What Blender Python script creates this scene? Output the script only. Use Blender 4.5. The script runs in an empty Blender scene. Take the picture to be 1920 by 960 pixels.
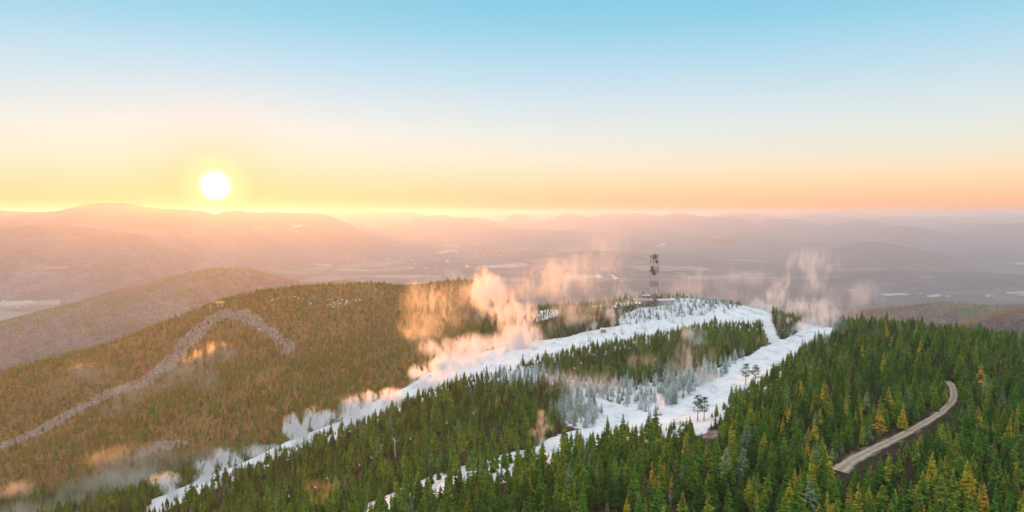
import bpy, bmesh, math, random
import numpy as np
from mathutils import Vector, Matrix

S = bpy.context.scene
COL = S.collection
rnd = random.Random(7)
rng = np.random.default_rng(11)

# ------------------------------------------------------------------ camera
F = 1297.0                      # focal length in pixels of a 1920 wide frame
CZ = 700.0                      # camera height above the valley datum
PITCH = math.atan((480 - 400) / F)
cd = bpy.data.cameras.new('camera'); cam = bpy.data.objects.new('camera', cd); COL.objects.link(cam)
cd.sensor_width = 36.0; cd.lens = 36.0 * F / 1920.0
cd.clip_start = 1.0; cd.clip_end = 300000.0
cam.location = (0, 0, CZ); cam.rotation_euler = (math.pi / 2 - PITCH, 0, 0)
S.camera = cam
CP, SP = math.cos(PITCH), math.sin(PITCH)

def ray(px, py):
    a = (px - 960) / F; b = -(py - 480) / F
    return np.array([a, CP + b * SP, -SP + b * CP])

def at(px, py, D):
    """world point seen in direction px,py at horizontal distance D"""
    r = ray(px, py); k = D / r[1]
    return np.array([r[0] * k, D, CZ + r[2] * k])

def project(x, y, z):
    dz = z - CZ
    d = y * CP - dz * SP; u = y * SP + dz * CP
    d = np.maximum(d, 1e-3)
    return 960 + F * x / d, 480 - F * u / d

# ------------------------------------------------------------------ light
sr = ray(404, 348); SUN_AZ = math.atan2(sr[0], sr[1]); SUN_EL = math.atan2(sr[2], math.hypot(sr[0], sr[1]))
SUNV = Vector((math.sin(SUN_AZ) * math.cos(SUN_EL), math.cos(SUN_AZ) * math.cos(SUN_EL), math.sin(SUN_EL)))
ld = bpy.data.lights.new('sun', 'SUN'); ld.energy = 5.0; ld.angle = math.radians(0.8); ld.color = (1.0, 0.335, 0.055)
sun = bpy.data.objects.new('sun', ld); COL.objects.link(sun)
sun.rotation_euler = (-SUNV).to_track_quat('-Z', 'Y').to_euler(); sun.location = (0, 0, CZ + 500)

def lin(c):
    return tuple((v / 255 / 12.92) if v / 255 <= .04045 else ((v / 255 + .055) / 1.055) ** 2.4 for v in c)

W = bpy.data.worlds.new('World'); S.world = W; W.use_nodes = True
nt = W.node_tree; nt.nodes.clear()
def N(tree, typ, **kw):
    n = tree.nodes.new(typ)
    for k, v in kw.items():
        if k.startswith('i_'): n.inputs[int(k[2:])].default_value = v
        else: setattr(n, k, v)
    return n
def math_(tree, op, a, b=None, c=None, clamp=False):
    n = tree.nodes.new('ShaderNodeMath'); n.operation = op; n.use_clamp = clamp
    for i, v in enumerate((a, b, c)):
        if v is None: continue
        if isinstance(v, (int, float)): n.inputs[i].default_value = v
        else: tree.links.new(v, n.inputs[i])
    return n.outputs[0]
def ramp_(tree, fac, stops, interp='LINEAR'):
    n = tree.nodes.new('ShaderNodeValToRGB'); cr = n.color_ramp; cr.interpolation = interp
    while len(cr.elements) > 1: cr.elements.remove(cr.elements[-1])
    for i, (p, c) in enumerate(stops):
        e = cr.elements[0] if i == 0 else cr.elements.new(p)
        e.position = p; e.color = (*c, 1)
    tree.links.new(fac, n.inputs[0]); return n.outputs[0]
def mixc(tree, mode, fac, a, b):
    n = tree.nodes.new('ShaderNodeMix'); n.data_type = 'RGBA'; n.blend_type = mode
    for s, v in ((0, fac), (6, a), (7, b)):
        if isinstance(v, (int, float)): n.inputs[s].default_value = v
        elif isinstance(v, tuple): n.inputs[s].default_value = (*v[:3], 1)
        else: tree.links.new(v, n.inputs[s])
    return n.outputs[2]

tc = N(nt, 'ShaderNodeTexCoord'); gen = tc.outputs['Generated']
nrm = N(nt, 'ShaderNodeVectorMath', operation='NORMALIZE'); nt.links.new(gen, nrm.inputs[0])
sx = N(nt, 'ShaderNodeSeparateXYZ'); nt.links.new(nrm.outputs[0], sx.inputs[0])
el = math_(nt, 'MULTIPLY', math_(nt, 'ARCSINE', sx.outputs[2]), 180 / math.pi)      # elevation in degrees
elf = math_(nt, 'POWER', math_(nt, 'DIVIDE', math_(nt, 'MAXIMUM', el, 0.0), 90, clamp=True), 0.5)
def E(d): return math.sqrt(max(d, 0) / 90)
hdr = lambda c_, k: (c_[0] * k, c_[1], c_[2])
grad = ramp_(nt, elf, [(E(0), hdr(lin((240, 166, 118)), 1.1)), (E(.8), hdr(lin((251, 194, 134)), 1.2)), (E(2.5), hdr(lin((254, 226, 180)), 1.15)),
     (E(4.3), hdr(lin((248, 238, 214)), 1.0)), (E(6.5), lin((233, 239, 233))), (E(8.7), lin((215, 233, 239))),
     (E(11.7), lin((184, 223, 242))), (E(14.7), lin((148, 212, 236))), (E(17.5), lin((124, 204, 231))),
     (E(26), lin((176, 219, 238))), (E(40), tuple(v * 1.12 for v in lin((216, 230, 240)))), (E(60), tuple(v * 1.25 for v in lin((236, 238, 242)))), (E(90), tuple(v * 1.3 for v in lin((240, 240, 242))))])
dt = N(nt, 'ShaderNodeVectorMath', operation='DOT_PRODUCT'); nt.links.new(nrm.outputs[0], dt.inputs[0]); dt.inputs[1].default_value = SUNV
ang = math_(nt, 'MULTIPLY', math_(nt, 'ARCCOSINE', math_(nt, 'MINIMUM', dt.outputs['Value'], 1.0)), 180 / math.pi)
# aureole: yellow close to the sun, wide and faint further out, flattened towards the horizon
g1 = math_(nt, 'EXPONENT', math_(nt, 'MULTIPLY', ang, -1 / 2.0))
low = math_(nt, 'EXPONENT', math_(nt, 'MULTIPLY', math_(nt, 'MAXIMUM', el, 0.0), -1 / 3.2))
g2 = math_(nt, 'MULTIPLY', math_(nt, 'EXPONENT', math_(nt, 'MULTIPLY', ang, -1 / 11.0)), low)
g3 = math_(nt, 'EXPONENT', math_(nt, 'MULTIPLY', ang, -1 / 22.0))
c = mixc(nt, 'MIX', math_(nt, 'MULTIPLY', g2, 0.6, clamp=True), grad, hdr(lin((255, 196, 112)), 1.4))
c = mixc(nt, 'MIX', math_(nt, 'MULTIPLY', g1, 1.05, clamp=True), c, (1.7, 0.56, 0.12))
c = mixc(nt, 'ADD', math_(nt, 'MULTIPLY', g3, 0.05), c, (.75, .9, .95))
# the sun's blown disc, soft edged
disc = N(nt, 'ShaderNodeMapRange', interpolation_type='SMOOTHSTEP'); nt.links.new(ang, disc.inputs[0])
disc.inputs[1].default_value = 1.4; disc.inputs[2].default_value = 0.4; disc.inputs[3].default_value = 0; disc.inputs[4].default_value = 1
disc2 = N(nt, 'ShaderNodeMapRange', interpolation_type='SMOOTHERSTEP'); nt.links.new(ang, disc2.inputs[0])
disc2.inputs[1].default_value = 3.4; disc2.inputs[2].default_value = 0.9; disc2.inputs[3].default_value = 0; disc2.inputs[4].default_value = 1
c = mixc(nt, 'ADD', math_(nt, 'MULTIPLY', disc2.outputs[0], 0.22), c, (1.0, 0.9, 0.55))
c = mixc(nt, 'ADD', disc.outputs[0], c, (1.6, 1.6, 1.6))
# thin bright cloud streaks low under the sun
mp = N(nt, 'ShaderNodeMapping'); nt.links.new(nrm.outputs[0], mp.inputs[0]); mp.inputs[3].default_value = (9, 9, 420)
nz = N(nt, 'ShaderNodeTexNoise'); nt.links.new(mp.outputs[0], nz.inputs[0]); nz.inputs['Scale'].default_value = 1.6; nz.inputs['Detail'].default_value = 4
band = math_(nt, 'EXPONENT', math_(nt, 'MULTIPLY', math_(nt, 'POWER', math_(nt, 'DIVIDE', math_(nt, 'SUBTRACT', el, 0.22), 0.13), 2), -1))
azd = math_(nt, 'EXPONENT', math_(nt, 'MULTIPLY', math_(nt, 'POWER', math_(nt, 'DIVIDE', ang, 4.2), 2), -1))
st = math_(nt, 'MULTIPLY', math_(nt, 'MULTIPLY', band, azd), math_(nt, 'MULTIPLY', math_(nt, 'SUBTRACT', nz.outputs[0], .38), 4, clamp=True), clamp=True)
c = mixc(nt, 'ADD', math_(nt, 'MULTIPLY', st, 0.5), c, (0.9, 0.8, 0.55))
bg1 = N(nt, 'ShaderNodeBackground'); nt.links.new(c, bg1.inputs[0]); bg1.inputs[1].default_value = 0.97
sky = N(nt, 'ShaderNodeTexSky', sky_type='NISHITA', sun_disc=False, sun_elevation=SUN_EL, sun_rotation=SUN_AZ)
sky.altitude = 1000
bg2 = N(nt, 'ShaderNodeBackground'); nt.links.new(sky.outputs[0], bg2.inputs[0]); bg2.inputs[1].default_value = 0.002
ad = N(nt, 'ShaderNodeAddShader'); nt.links.new(bg1.outputs[0], ad.inputs[0]); nt.links.new(bg2.outputs[0], ad.inputs[1])
wo = N(nt, 'ShaderNodeOutputWorld'); nt.links.new(ad.outputs[0], wo.inputs['Surface'])

S.view_settings.view_transform = 'Standard'; S.view_settings.look = 'None'
S.view_settings.exposure = 0.0; S.view_settings.gamma = 1.0; S.view_settings.use_curve_mapping = False
S.cycles.volume_bounces = 8; S.cycles.max_bounces = 10; S.cycles.diffuse_bounces = 4; S.cycles.transmission_bounces = 2
S.cycles.glossy_bounces = 2; S.cycles.transparent_max_bounces = 8; S.cycles.caustics_reflective = False; S.cycles.caustics_refractive = False
S.cycles.sample_clamp_indirect = 3.0
S.cycles.volume_step_rate = 1.0; S.cycles.volume_max_steps = 256
try:
    S.cycles.use_denoising = True
    S.cycles.denoiser = 'OPENIMAGEDENOISE'
except Exception:
    pass

HAZE_D = 0.000092
HAZE_TOP = 76.0

# ------------------------------------------------------------------ noise
def _hash(ix, iy, seed):
    h = (ix.astype(np.int64) * 374761393 + iy.astype(np.int64) * 668265263 + seed * 982451653) & 0x7fffffff
    h = (h ^ (h >> 13)) * 1274126177 & 0x7fffffff
    return ((h ^ (h >> 16)) & 0xffff) / 65535.0
def vnoise(x, y, seed=0):
    ix, iy = np.floor(x), np.floor(y); fx, fy = x - ix, y - iy
    fx = fx * fx * (3 - 2 * fx); fy = fy * fy * (3 - 2 * fy)
    a, b = _hash(ix, iy, seed), _hash(ix + 1, iy, seed); c_, d = _hash(ix, iy + 1, seed), _hash(ix + 1, iy + 1, seed)
    return (a + (b - a) * fx) * (1 - fy) + (c_ + (d - c_) * fx) * fy
def fbm(x, y, o=4, seed=0):
    s, a, t = 0, 1.0, 0
    for k in range(o):
        s = s + a * (vnoise(x, y, seed + k * 17) - .5); t += a; a *= .5; x = x * 2.03 + 5.1; y = y * 2.03 + 3.7
    return s / t * 2
def sstep(a, b, x):
    t = np.clip((x - a) / (b - a), 0, 1); return t * t * (3 - 2 * t)

# ------------------------------------------------------------------ terrain heights
# (px, py of the ground, distance): what the photo shows of the mountain top
CTRL = [
 # right plateau
 (1200,960,215),(1500,960,215),(1900,960,215),(2200,960,220),(1000,990,215),(1900,800,290),(1600,870,250),(1700,812,288),(1790,750,335),
 (1780,728,355),(1900,700,380),(1900,655,450),(2150,700,420),(1700,637,480),(1610,618,540),(1560,610,590),(1500,700,400),(1400,760,340),(1300,835,290),
 # piste two and its edges
 (1515,622,600),(1480,650,550),(1420,672,500),(1370,700,465),(1290,755,410),(1230,785,385),(1160,800,365),(1100,822,350),
 (1000,855,325),(900,885,305),(800,920,290),(700,950,275),(900,985,235),
 # island and middle spur
 (1470,605,640),(1400,655,540),(1300,640,590),(1300,700,480),(1200,662,570),(1200,720,460),(1100,692,530),(1230,752,425),(1100,742,455),(1130,772,405),
 (1000,722,480),(1050,792,388),(900,742,475),(950,822,372),(800,782,445),(850,862,345),(700,832,425),(750,912,325),(600,882,405),(650,955,315),(500,935,395),(400,985,385),(250,1040,380),
 # piste one
 (280,945,440),(430,885,470),(580,825,510),(700,765,550),(850,700,600),(1000,652,650),(1130,627,690),(1280,602,720),(1430,582,715),
 # ravine and left hill face
 (0,965,520),(150,950,500),(-200,980,520),(250,890,570),(200,800,700),(0,845,760),(130,785,810),(280,720,880),(400,610,990),
 (545,660,900),(430,600,980),(700,600,980),(850,620,850),(700,700,700),(500,700,780),(600,780,600),(500,840,560),(350,850,600),(400,780,680),(750,738,610),(920,605,900),(940,640,720),
 # left hill crest
 (-400,800,900),(-200,745,920),(0,700,940),(100,676,960),(200,652,980),(300,617,1000),(413,571,1030),(500,550,1080),(600,539,1100),(700,534,1120),(800,547,1120),(900,566,1100),(950,580,1060),
 # summit ridge
 (1000,582,840),(1100,573,810),(1210,564,765),(1300,561,765),(1380,570,750),(1100,603,740),(1200,590,725),(1300,580,730),
]
PTS = [at(*q) for q in CTRL]
def back(px, D, h): PTS.append(np.array([(px - 960) / F * D, D, CZ - h]))
# ground that falls away behind the crests
for px, D, h in [(-400,1150,420),(-200,1200,400),(0,1200,380),(200,1250,350),(413,1280,300),(600,1380,260),(750,1400,270),(900,1350,290),(1000,1080,270),(1100,1030,230),(1210,960,190),(1300,960,190),(1400,950,210),
                 (1500,850,190),(1600,760,190),(1700,680,170),(1900,640,180),(2150,640,210),(1500,1100,320),(1900,900,320),(1100,1300,380),(2300,800,330),(-400,1350,500),(100,1450,450),(1300,1350,430)]: back(px, D, h)
for x, y, h in [(-150,60,135),(0,60,105),(150,60,100),(300,100,100),(-300,120,190),(-420,260,215),(420,230,96),(480,60,110),(0,-100,120),(-300,-100,200),(350,-100,110),(0,150,98),(120,150,95),(-120,200,118),(-600,300,260),(-800,600,300),(-750,100,300),(620,200,150),(650,400,160)]:
    PTS.append(np.array([x, y, CZ - h]))
PTS = np.array(PTS)
_n = len(PTS); _sc = 300.0
def _phi(r2): return 0.5 * r2 * np.log(r2 + 1e-9)
_P = PTS[:, :2] / _sc
_A = np.zeros((_n + 3, _n + 3)); _d2 = ((_P[:, None] - _P[None]) ** 2).sum(-1)
_A[:_n, :_n] = _phi(_d2) + np.eye(_n) * 0.002; _A[:_n, _n] = 1; _A[:_n, _n + 1:] = _P; _A[_n, :_n] = 1; _A[_n + 1:, :_n] = _P.T
_w = np.linalg.solve(_A, np.concatenate([PTS[:, 2], np.zeros(3)]))
def near_raw(x, y):
    out = np.zeros(x.shape); xs, ys = x / _sc, y / _sc
    for i in range(_n): out += _w[i] * _phi((xs - _P[i, 0]) ** 2 + (ys - _P[i, 1]) ** 2)
    return out + _w[_n] + _w[_n + 1] * xs + _w[_n + 2] * ys

R_EARTH = 6.37e6
# far hills: px, py of the top, distance, half width in px, half depth in m, skew
HILLS = [
 (390,506,2500,130,420),(300,548,2450,150,420),(180,578,2400,150,420),(40,612,2350,170,420),(470,524,2550,110,420),(545,545,2600,90,380),(240,560,2430,110,400),(110,592,2380,120,400),(-120,640,2300,170,420),
 (650,528,3100,75,300),(600,534,3150,60,300),
 (1780,566,2600,120,350),(1900,572,2550,130,350),(1660,580,2700,120,350),(1570,600,2800,110,350),(2050,560,2500,160,350),(1480,606,2900,90,300),
 (1900,616,1750,95,200),(2000,600,1700,110,200),(1820,640,1800,70,180),
 (30,427,5500,170,620),(140,432,5550,150,620),(-180,424,5500,200,620),(260,447,5600,120,600),(350,480,5700,110,560),(430,520,5900,100,560),
 (60,395,7900,200,650),(185,390,8000,95,650),(250,392,8000,130,650),(360,395,8100,120,650),(-80,393,7900,150,650),
 (430,394,9300,60,700),(500,397,9500,100,700),(590,401,9700,90,700),(690,394,17000,60,1500),(620,397,16500,90,1500),(760,397,17500,70,1500),
 (400,424,12500,110,1300),(300,430,12500,110,1300),(500,445,11500,120,1300),
 (830,401,14500,55,1200),(790,406,14500,65,1200),(890,406,15000,60,1200),(740,420,13000,70,1200),
 (975,403,19000,40,1300),(1070,404,17500,60,1400),(1150,403,18000,60,1400),(1200,402,18000,45,1400),(1270,402,17500,60,1300),(1320,408,16500,60,1300),
 (1390,402,21000,90,1500),(1370,408,15500,55,1200),(1470,410,16000,70,1300),(1550,405,22000,60,1500),(1610,409,19000,60,1400),(1700,405,21500,90,1500),(1780,405,23000,90,1500),
 (1620,414,15000,60,1000),(1690,421,13000,80,1000),(1830,416,16500,60,1200),(1900,419,13500,80,1200),(1990,410,15000,90,1200),(1870,405,27000,70,2000),(1560,402,30000,120,2000),(1400,400,33000,100,2000),(900,400,33000,120,2000),(1100,401,34000,150,2000),
 (1640,453,8600,75,700),(1700,468,8500,60,600),(1580,474,8800,60,700),(1780,474,9800,120,900),(1480,455,11500,120,1000),(1860,455,11500,110,1000),(1350,440,12500,120,1000),
 (1080,432,13000,110,1000),(960,428,13500,100,1000),(1200,430,13500,120,900),
 (1120,470,8200,110,600),(1250,480,8600,110,600),(820,455,10500,130,800),(640,455,10500,120,800),(1720,505,6200,130,600),(1560,510,6500,100,600),(1880,510,5800,120,600),
]
HC = []
for px, py, D, w, dd in HILLS:
    if D < 3200 and px < 700: D *= 1.28; dd *= 1.1
    p = at(px, py, D); HC.append((p[0], D, p[2] - CZ + D * D / (2 * R_EARTH) * 0, w * D / F, dd, D * D / (2 * R_EARTH)))
def far_h(x, y):
    d = np.hypot(x, y); cur = d * d / (2 * R_EARTH)
    base = -600 + 22 * fbm(x / 900, y / 900, 4, 3) + 55 * sstep(7000, 12000, d) * fbm(x / 2200, y / 1800, 4, 9) - cur
    base = base + 150 * sstep(13000, 30000, d) * (0.6 + fbm(x / 5000, y / 3000, 3, 21))
    base = base + 250 * np.exp(-(((x) / 1500) ** 2 + ((y - 450) / 1100) ** 2) ** 1.0)
    e = np.zeros(x.shape)
    near_b = base
    acc = None
    for hx, hy, hz, hw, hd, hc in HC:
        q = ((x - hx) / hw) ** 2 + ((y - hy) / hd) ** 2
        k = q < 16
        if not k.any(): continue
        top = hz + 595 + hc
        v = np.zeros(x.shape); v[k] = top * np.exp(-q[k] * 0.55)
        e = np.where(k, (np.maximum(e, 0) ** 6 + np.maximum(v, 0) ** 6) ** (1 / 6), e)
    rough = fbm(x / 500, y / 500, 4, 31)
    return CZ + base + e + rough * np.minimum(e * .05, 12)

X0, X1, Y0, Y1 = -1000.0, 900.0, -100.0, 1500.0
STEP = 2.5
gx = np.arange(X0, X1 + .1, STEP); gy = np.arange(Y0, Y1 + .1, STEP)
GX, GY = np.meshgrid(gx, gy)
# the smooth surface is solved on a coarse grid, then refined
cx = np.arange(X0, X1 + 11, 10.0); cy = np.arange(Y0, Y1 + 11, 10.0); CX, CY = np.meshgrid(cx, cy)
CR = near_raw(CX, CY)
def bil(G, x0, y0, st, x, y):
    fx = np.clip((x - x0) / st, 0, G.shape[1] - 1.001); fy = np.clip((y - y0) / st, 0, G.shape[0] - 1.001)
    ix, iy = fx.astype(int), fy.astype(int); fx = fx - ix; fy = fy - iy
    return (G[iy, ix] * (1 - fx) + G[iy, ix + 1] * fx) * (1 - fy) + (G[iy + 1, ix] * (1 - fx) + G[iy + 1, ix + 1] * fx) * fy
CF = far_h(CX, CY)
edge = np.minimum(np.minimum(GX - X0, X1 - GX), Y1 - GY)
wn = sstep(0, 160, edge)
ZN = bil(CR, X0, Y0, 10.0, GX, GY) * wn + bil(CF, X0, Y0, 10.0, GX, GY) * (1 - wn)
ZN += 1.3 * fbm(GX / 28, GY / 28, 4, 5) + 3.0 * fbm(GX / 120, GY / 120, 3, 6) * sstep(380, 800, GY)
def H(x, y):
    return bil(ZN, X0, Y0, STEP, np.asarray(x, float), np.asarray(y, float))
def ground(px, py, d0=60.0, d1=1480.0):
    """first ground point the camera sees at px,py"""
    r = ray(px, py); D = np.arange(d0, d1, 1.0); k = D / r[1]
    z = CZ + r[2] * k; hit = np.nonzero(z < H(r[0] * k, D))[0]
    i = hit[0] if len(hit) else len(D) - 1
    return np.array([r[0] * k[i], D[i], H(r[0] * k[i], D[i])])
def far_ground(px, py, d0=1600.0, d1=60000.0):
    r = ray(px, py); D = d0 * (d1 / d0) ** np.linspace(0, 1, 1500); k = D / r[1]
    z = CZ + r[2] * k; hh = far_h(r[0] * k, D); hit = np.nonzero(z < hh)[0]
    i = hit[0] if len(hit) else len(D) - 1
    return np.array([r[0] * k[i], D[i], hh[i]])

# ------------------------------------------------------------------ areas (outlines on the ground)
def inpoly(x, y, poly):
    x = np.asarray(x, float); y = np.asarray(y, float); r = np.zeros(x.shape, bool); n = len(poly)
    for i in range(n):
        x1, y1 = poly[i][:2]; x2, y2 = poly[(i + 1) % n][:2]
        if y1 == y2: continue
        r ^= ((y1 > y) != (y2 > y)) & (x < (x2 - x1) * (y - y1) / (y2 - y1) + x1)
    return r
V_PISTE1 = [(262,950),(300,932),(380,898),(430,878),(480,857),(530,832),(590,808),(640,790),(700,755),(760,726),(800,702),(860,677),(920,657),(1000,641),
            (1060,633),(1100,622),(1150,613),(1200,606),(1260,597),(1320,593),(1362,584),(1402,572),(1436,573),(1436,596),(1400,602),(1340,601),(1290,610),(1240,622),(1190,630),(1130,643),
            (1080,650),(1020,662),(985,676),(950,690),(890,700),(850,711),(800,729),(740,757),(690,779),(640,801),(600,818),(545,838),(500,856),(430,886),(360,913),(290,945)]
V_PISTE2 = [(1506,592),(1555,592),(1562,618),(1530,628),(1500,655),(1440,692),(1420,712),(1392,732),(1345,765),(1310,786),(1265,792),(1220,800),(1150,804),(1110,812),(1060,836),(1015,850),(990,854),(1030,822),(1060,812),(1110,803),(1140,788),(1130,768),(1112,748),(1135,752),(1165,762),(1200,774),(1235,774),(1260,762),(1310,733),(1350,707),(1400,672),(1425,652),(1470,638),(1500,622)]
V_PATCH = [(1030,840),(1010,880),(960,900),(900,915),(840,935),(780,955),(700,975),(670,965),(700,940),(780,902),(860,876),(960,848)]
V_LINK = [(1424,575),(1442,575),(1452,612),(1462,640),(1440,645),(1432,612)]
V_SUMMIT = [(1255,556),(1300,549),(1340,556),(1400,563),(1415,572),(1362,586),(1320,595),(1270,596),(1250,575)]
ROAD_L = [(1556,874),(1585,858),(1620,842),(1660,823),(1700,803),(1735,785),(1758,769),(1776,752),(1781,738),(1776,724),(1768,716)]
ROAD_R = [(1590,894),(1604,872),(1640,850),(1680,832),(1716,812),(1748,792),(1772,777),(1793,758),(1799,740),(1795,724),(1786,712)]
V_ROAD = ROAD_L + [(a + 1, b + 2) for a, b in ROAD_R[::-1]]
V_CLEAR = [(1312,806),(1350,808),(1352,826),(1318,828)]
V_CLEAR2 = [(1416,820),(1430,820),(1430,828),(1416,828)]
V_ROADROCK = [(1620,850),(1660,838),(1672,850),(1655,862),(1625,866)]
V_STRIP = [(-20,842),(60,806),(130,768),(200,730),(264,712),(306,676),(330,642),(360,614),(395,592),(420,578),(445,586),(420,600),(395,612),(372,640),(352,660),(326,690),(282,720),(212,744),(146,776),(76,814),(-20,852)]
V_STRIP2 = [(420,584),(470,580),(495,600),(520,625),(550,636),(556,655),(540,672),(522,650),(505,630),(470,610),(430,600)]
V_SNOWP = [[(560,558),(600,553),(680,556),(690,566),(640,578),(600,572),(560,575)],[(470,562),(520,556),(590,552),(600,560),(520,566),(480,570)],[(698,541),(720,537),(730,545),(712,551),(700,552)],
           [(150,690),(185,676),(190,690),(160,704)],[(215,682),(245,678),(240,690),(220,692)],[(575,618),(592,610),(595,622)],[(590,560),(640,552),(640,560),(600,566)],
           [(992,586),(1040,578),(1050,590),(1010,605),(990,600)],[(1060,570),(1080,568),(1080,578),(1062,577)],[(1090,571),(1130,567),(1140,574),(1100,578)],[(1140,562),(1190,560),(1195,572),(1150,578)]]
V_ROCKS = [[(250,846),(300,826),(340,830),(350,842),(300,846),(255,862)]]
V_FROST = [(940,704),(1000,694),(1060,712),(1140,722),(1200,722),(1290,702),(1345,690),(1400,665),(1380,690),(1300,745),(1235,778),(1180,768),(1120,745),(1145,790),(1105,806),(1060,800),(1045,770),(1075,730),(1010,720),(960,735),(935,725)]
V_FROST2 = [(1165,590),(1190,580),(1250,572),(1290,560),(1345,562),(1385,575),(1320,596),(1250,600),(1190,612),(1165,612)]
V_FROST3 = [(1530,590),(1570,596),(1575,625),(1540,650),(1520,640)]
def wpoly(v, dy=0): return [tuple(ground(a, b + dy)[:2]) for a, b in v]
def dens(v, n=3):
    o = []
    for i in range(len(v)):
        a, b = v[i], v[(i + 1) % len(v)]
        for k in range(n): o.append((a[0] + (b[0] - a[0]) * k / n, a[1] + (b[1] - a[1]) * k / n))
    return o
def mask(polys, warp=3.0, X=GX, Y=GY, dy=0):
    m = np.zeros(X.shape, bool)
    wx = X + warp * fbm(X / 14, Y / 14, 3, 41); wy = Y + warp * fbm(X / 14, Y / 14, 3, 47)
    for v in polys: m |= inpoly(wx, wy, wpoly(dens(v), dy))
    return m
def blur(m, k=1):
    m = m.astype(float)
    for _ in range(k):
        p = np.pad(m, 1, mode='edge')
        m = (p[:-2, 1:-1] + p[2:, 1:-1] + p[1:-1, :-2] + p[1:-1, 2:] + 2 * p[1:-1, 1:-1]) / 6
    return m
VL_PISTE1 = V_PISTE1[:23] + [(x, y + 22) for x, y in V_PISTE1[23:]]
VL_PISTE2 = V_PISTE2[:2] + [(x + (4 if y < 800 else 0), y + 30) for x, y in V_PISTE2[2:16]] + V_PISTE2[16:]
M_PISTE = mask([VL_PISTE1, VL_PISTE2, V_LINK], 2.0); M_OPEN = mask([V_PISTE1, V_PISTE2, V_LINK], 1.5)
M_SNOW = blur(mask([V_FROST, V_FROST2, V_FROST3, V_SUMMIT, V_PATCH] + V_SNOWP[7:], 5.0) | M_PISTE, 3)
M_SNOW = np.maximum(M_SNOW, .22 * blur(mask([V_STRIP2, V_STRIP], 6.0), 2)); M_SNOW = np.maximum(M_SNOW, .36 * blur(mask(V_SNOWP[:7], 14.0), 5))
M_ROAD = mask([ROAD_L + ROAD_R[::-1]], 0.3)
M_BARE = mask([V_STRIP, V_STRIP2, V_CLEAR, V_CLEAR2, V_ROADROCK] + V_ROCKS, 5.0)
M_STRIP = mask([V_STRIP, V_STRIP2], 8.0)
STRIP_N = np.clip(fbm(GX / 26, GY / 34, 4, 171) * 1.5 + .62, .12, 1)
M_FROST = mask([V_FROST, V_FROST2, V_FROST3], 3.0)
ZN += blur(M_PISTE, 2) * (1.1 * np.maximum(fbm(GX / 13, GY / 13, 3, 131), 0) + .8 * np.abs(fbm(GX / 30, GY / 22, 2, 137)))
def look(M, x, y):
    ix = np.clip(np.round((x - X0) / STEP).astype(int), 0, M.shape[1] - 1); iy = np.clip(np.round((y - Y0) / STEP).astype(int), 0, M.shape[0] - 1)
    return M[iy, ix]

# ------------------------------------------------------------------ materials
MATS = {}
def mat(name, col=(.5, .5, .5), rough=.8, metal=0.0, emit=None, es=1.0, spec=None):
    if name in MATS: return MATS[name]
    m = bpy.data.materials.new(name); m.use_nodes = True; b = m.node_tree.nodes['Principled BSDF']; t = m.node_tree
    # slight procedural mottling so that nothing is one flat value
    co = N(t, 'ShaderNodeTexCoord'); nz = N(t, 'ShaderNodeTexNoise'); nz.inputs['Scale'].default_value = 2.3; nz.inputs['Detail'].default_value = 5
    t.links.new(co.outputs['Object'], nz.inputs[0])
    t.links.new(ramp_(t, nz.outputs[0], [(.3, tuple(v * .8 for v in col)), (.7, tuple(min(1, v * 1.12) for v in col))]), b.inputs['Base Color'])
    b.inputs['Roughness'].default_value = rough; b.inputs['Metallic'].default_value = metal
    if emit: b.inputs['Emission Color'].default_value = (*emit, 1); b.inputs['Emission Strength'].default_value = es
    MATS[name] = m; return m
def shader_mat(name):
    m = bpy.data.materials.new(name); m.use_nodes = True; t = m.node_tree; t.nodes.clear()
    o = N(t, 'ShaderNodeOutputMaterial'); MATS[name] = m; return m, t, o

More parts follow.
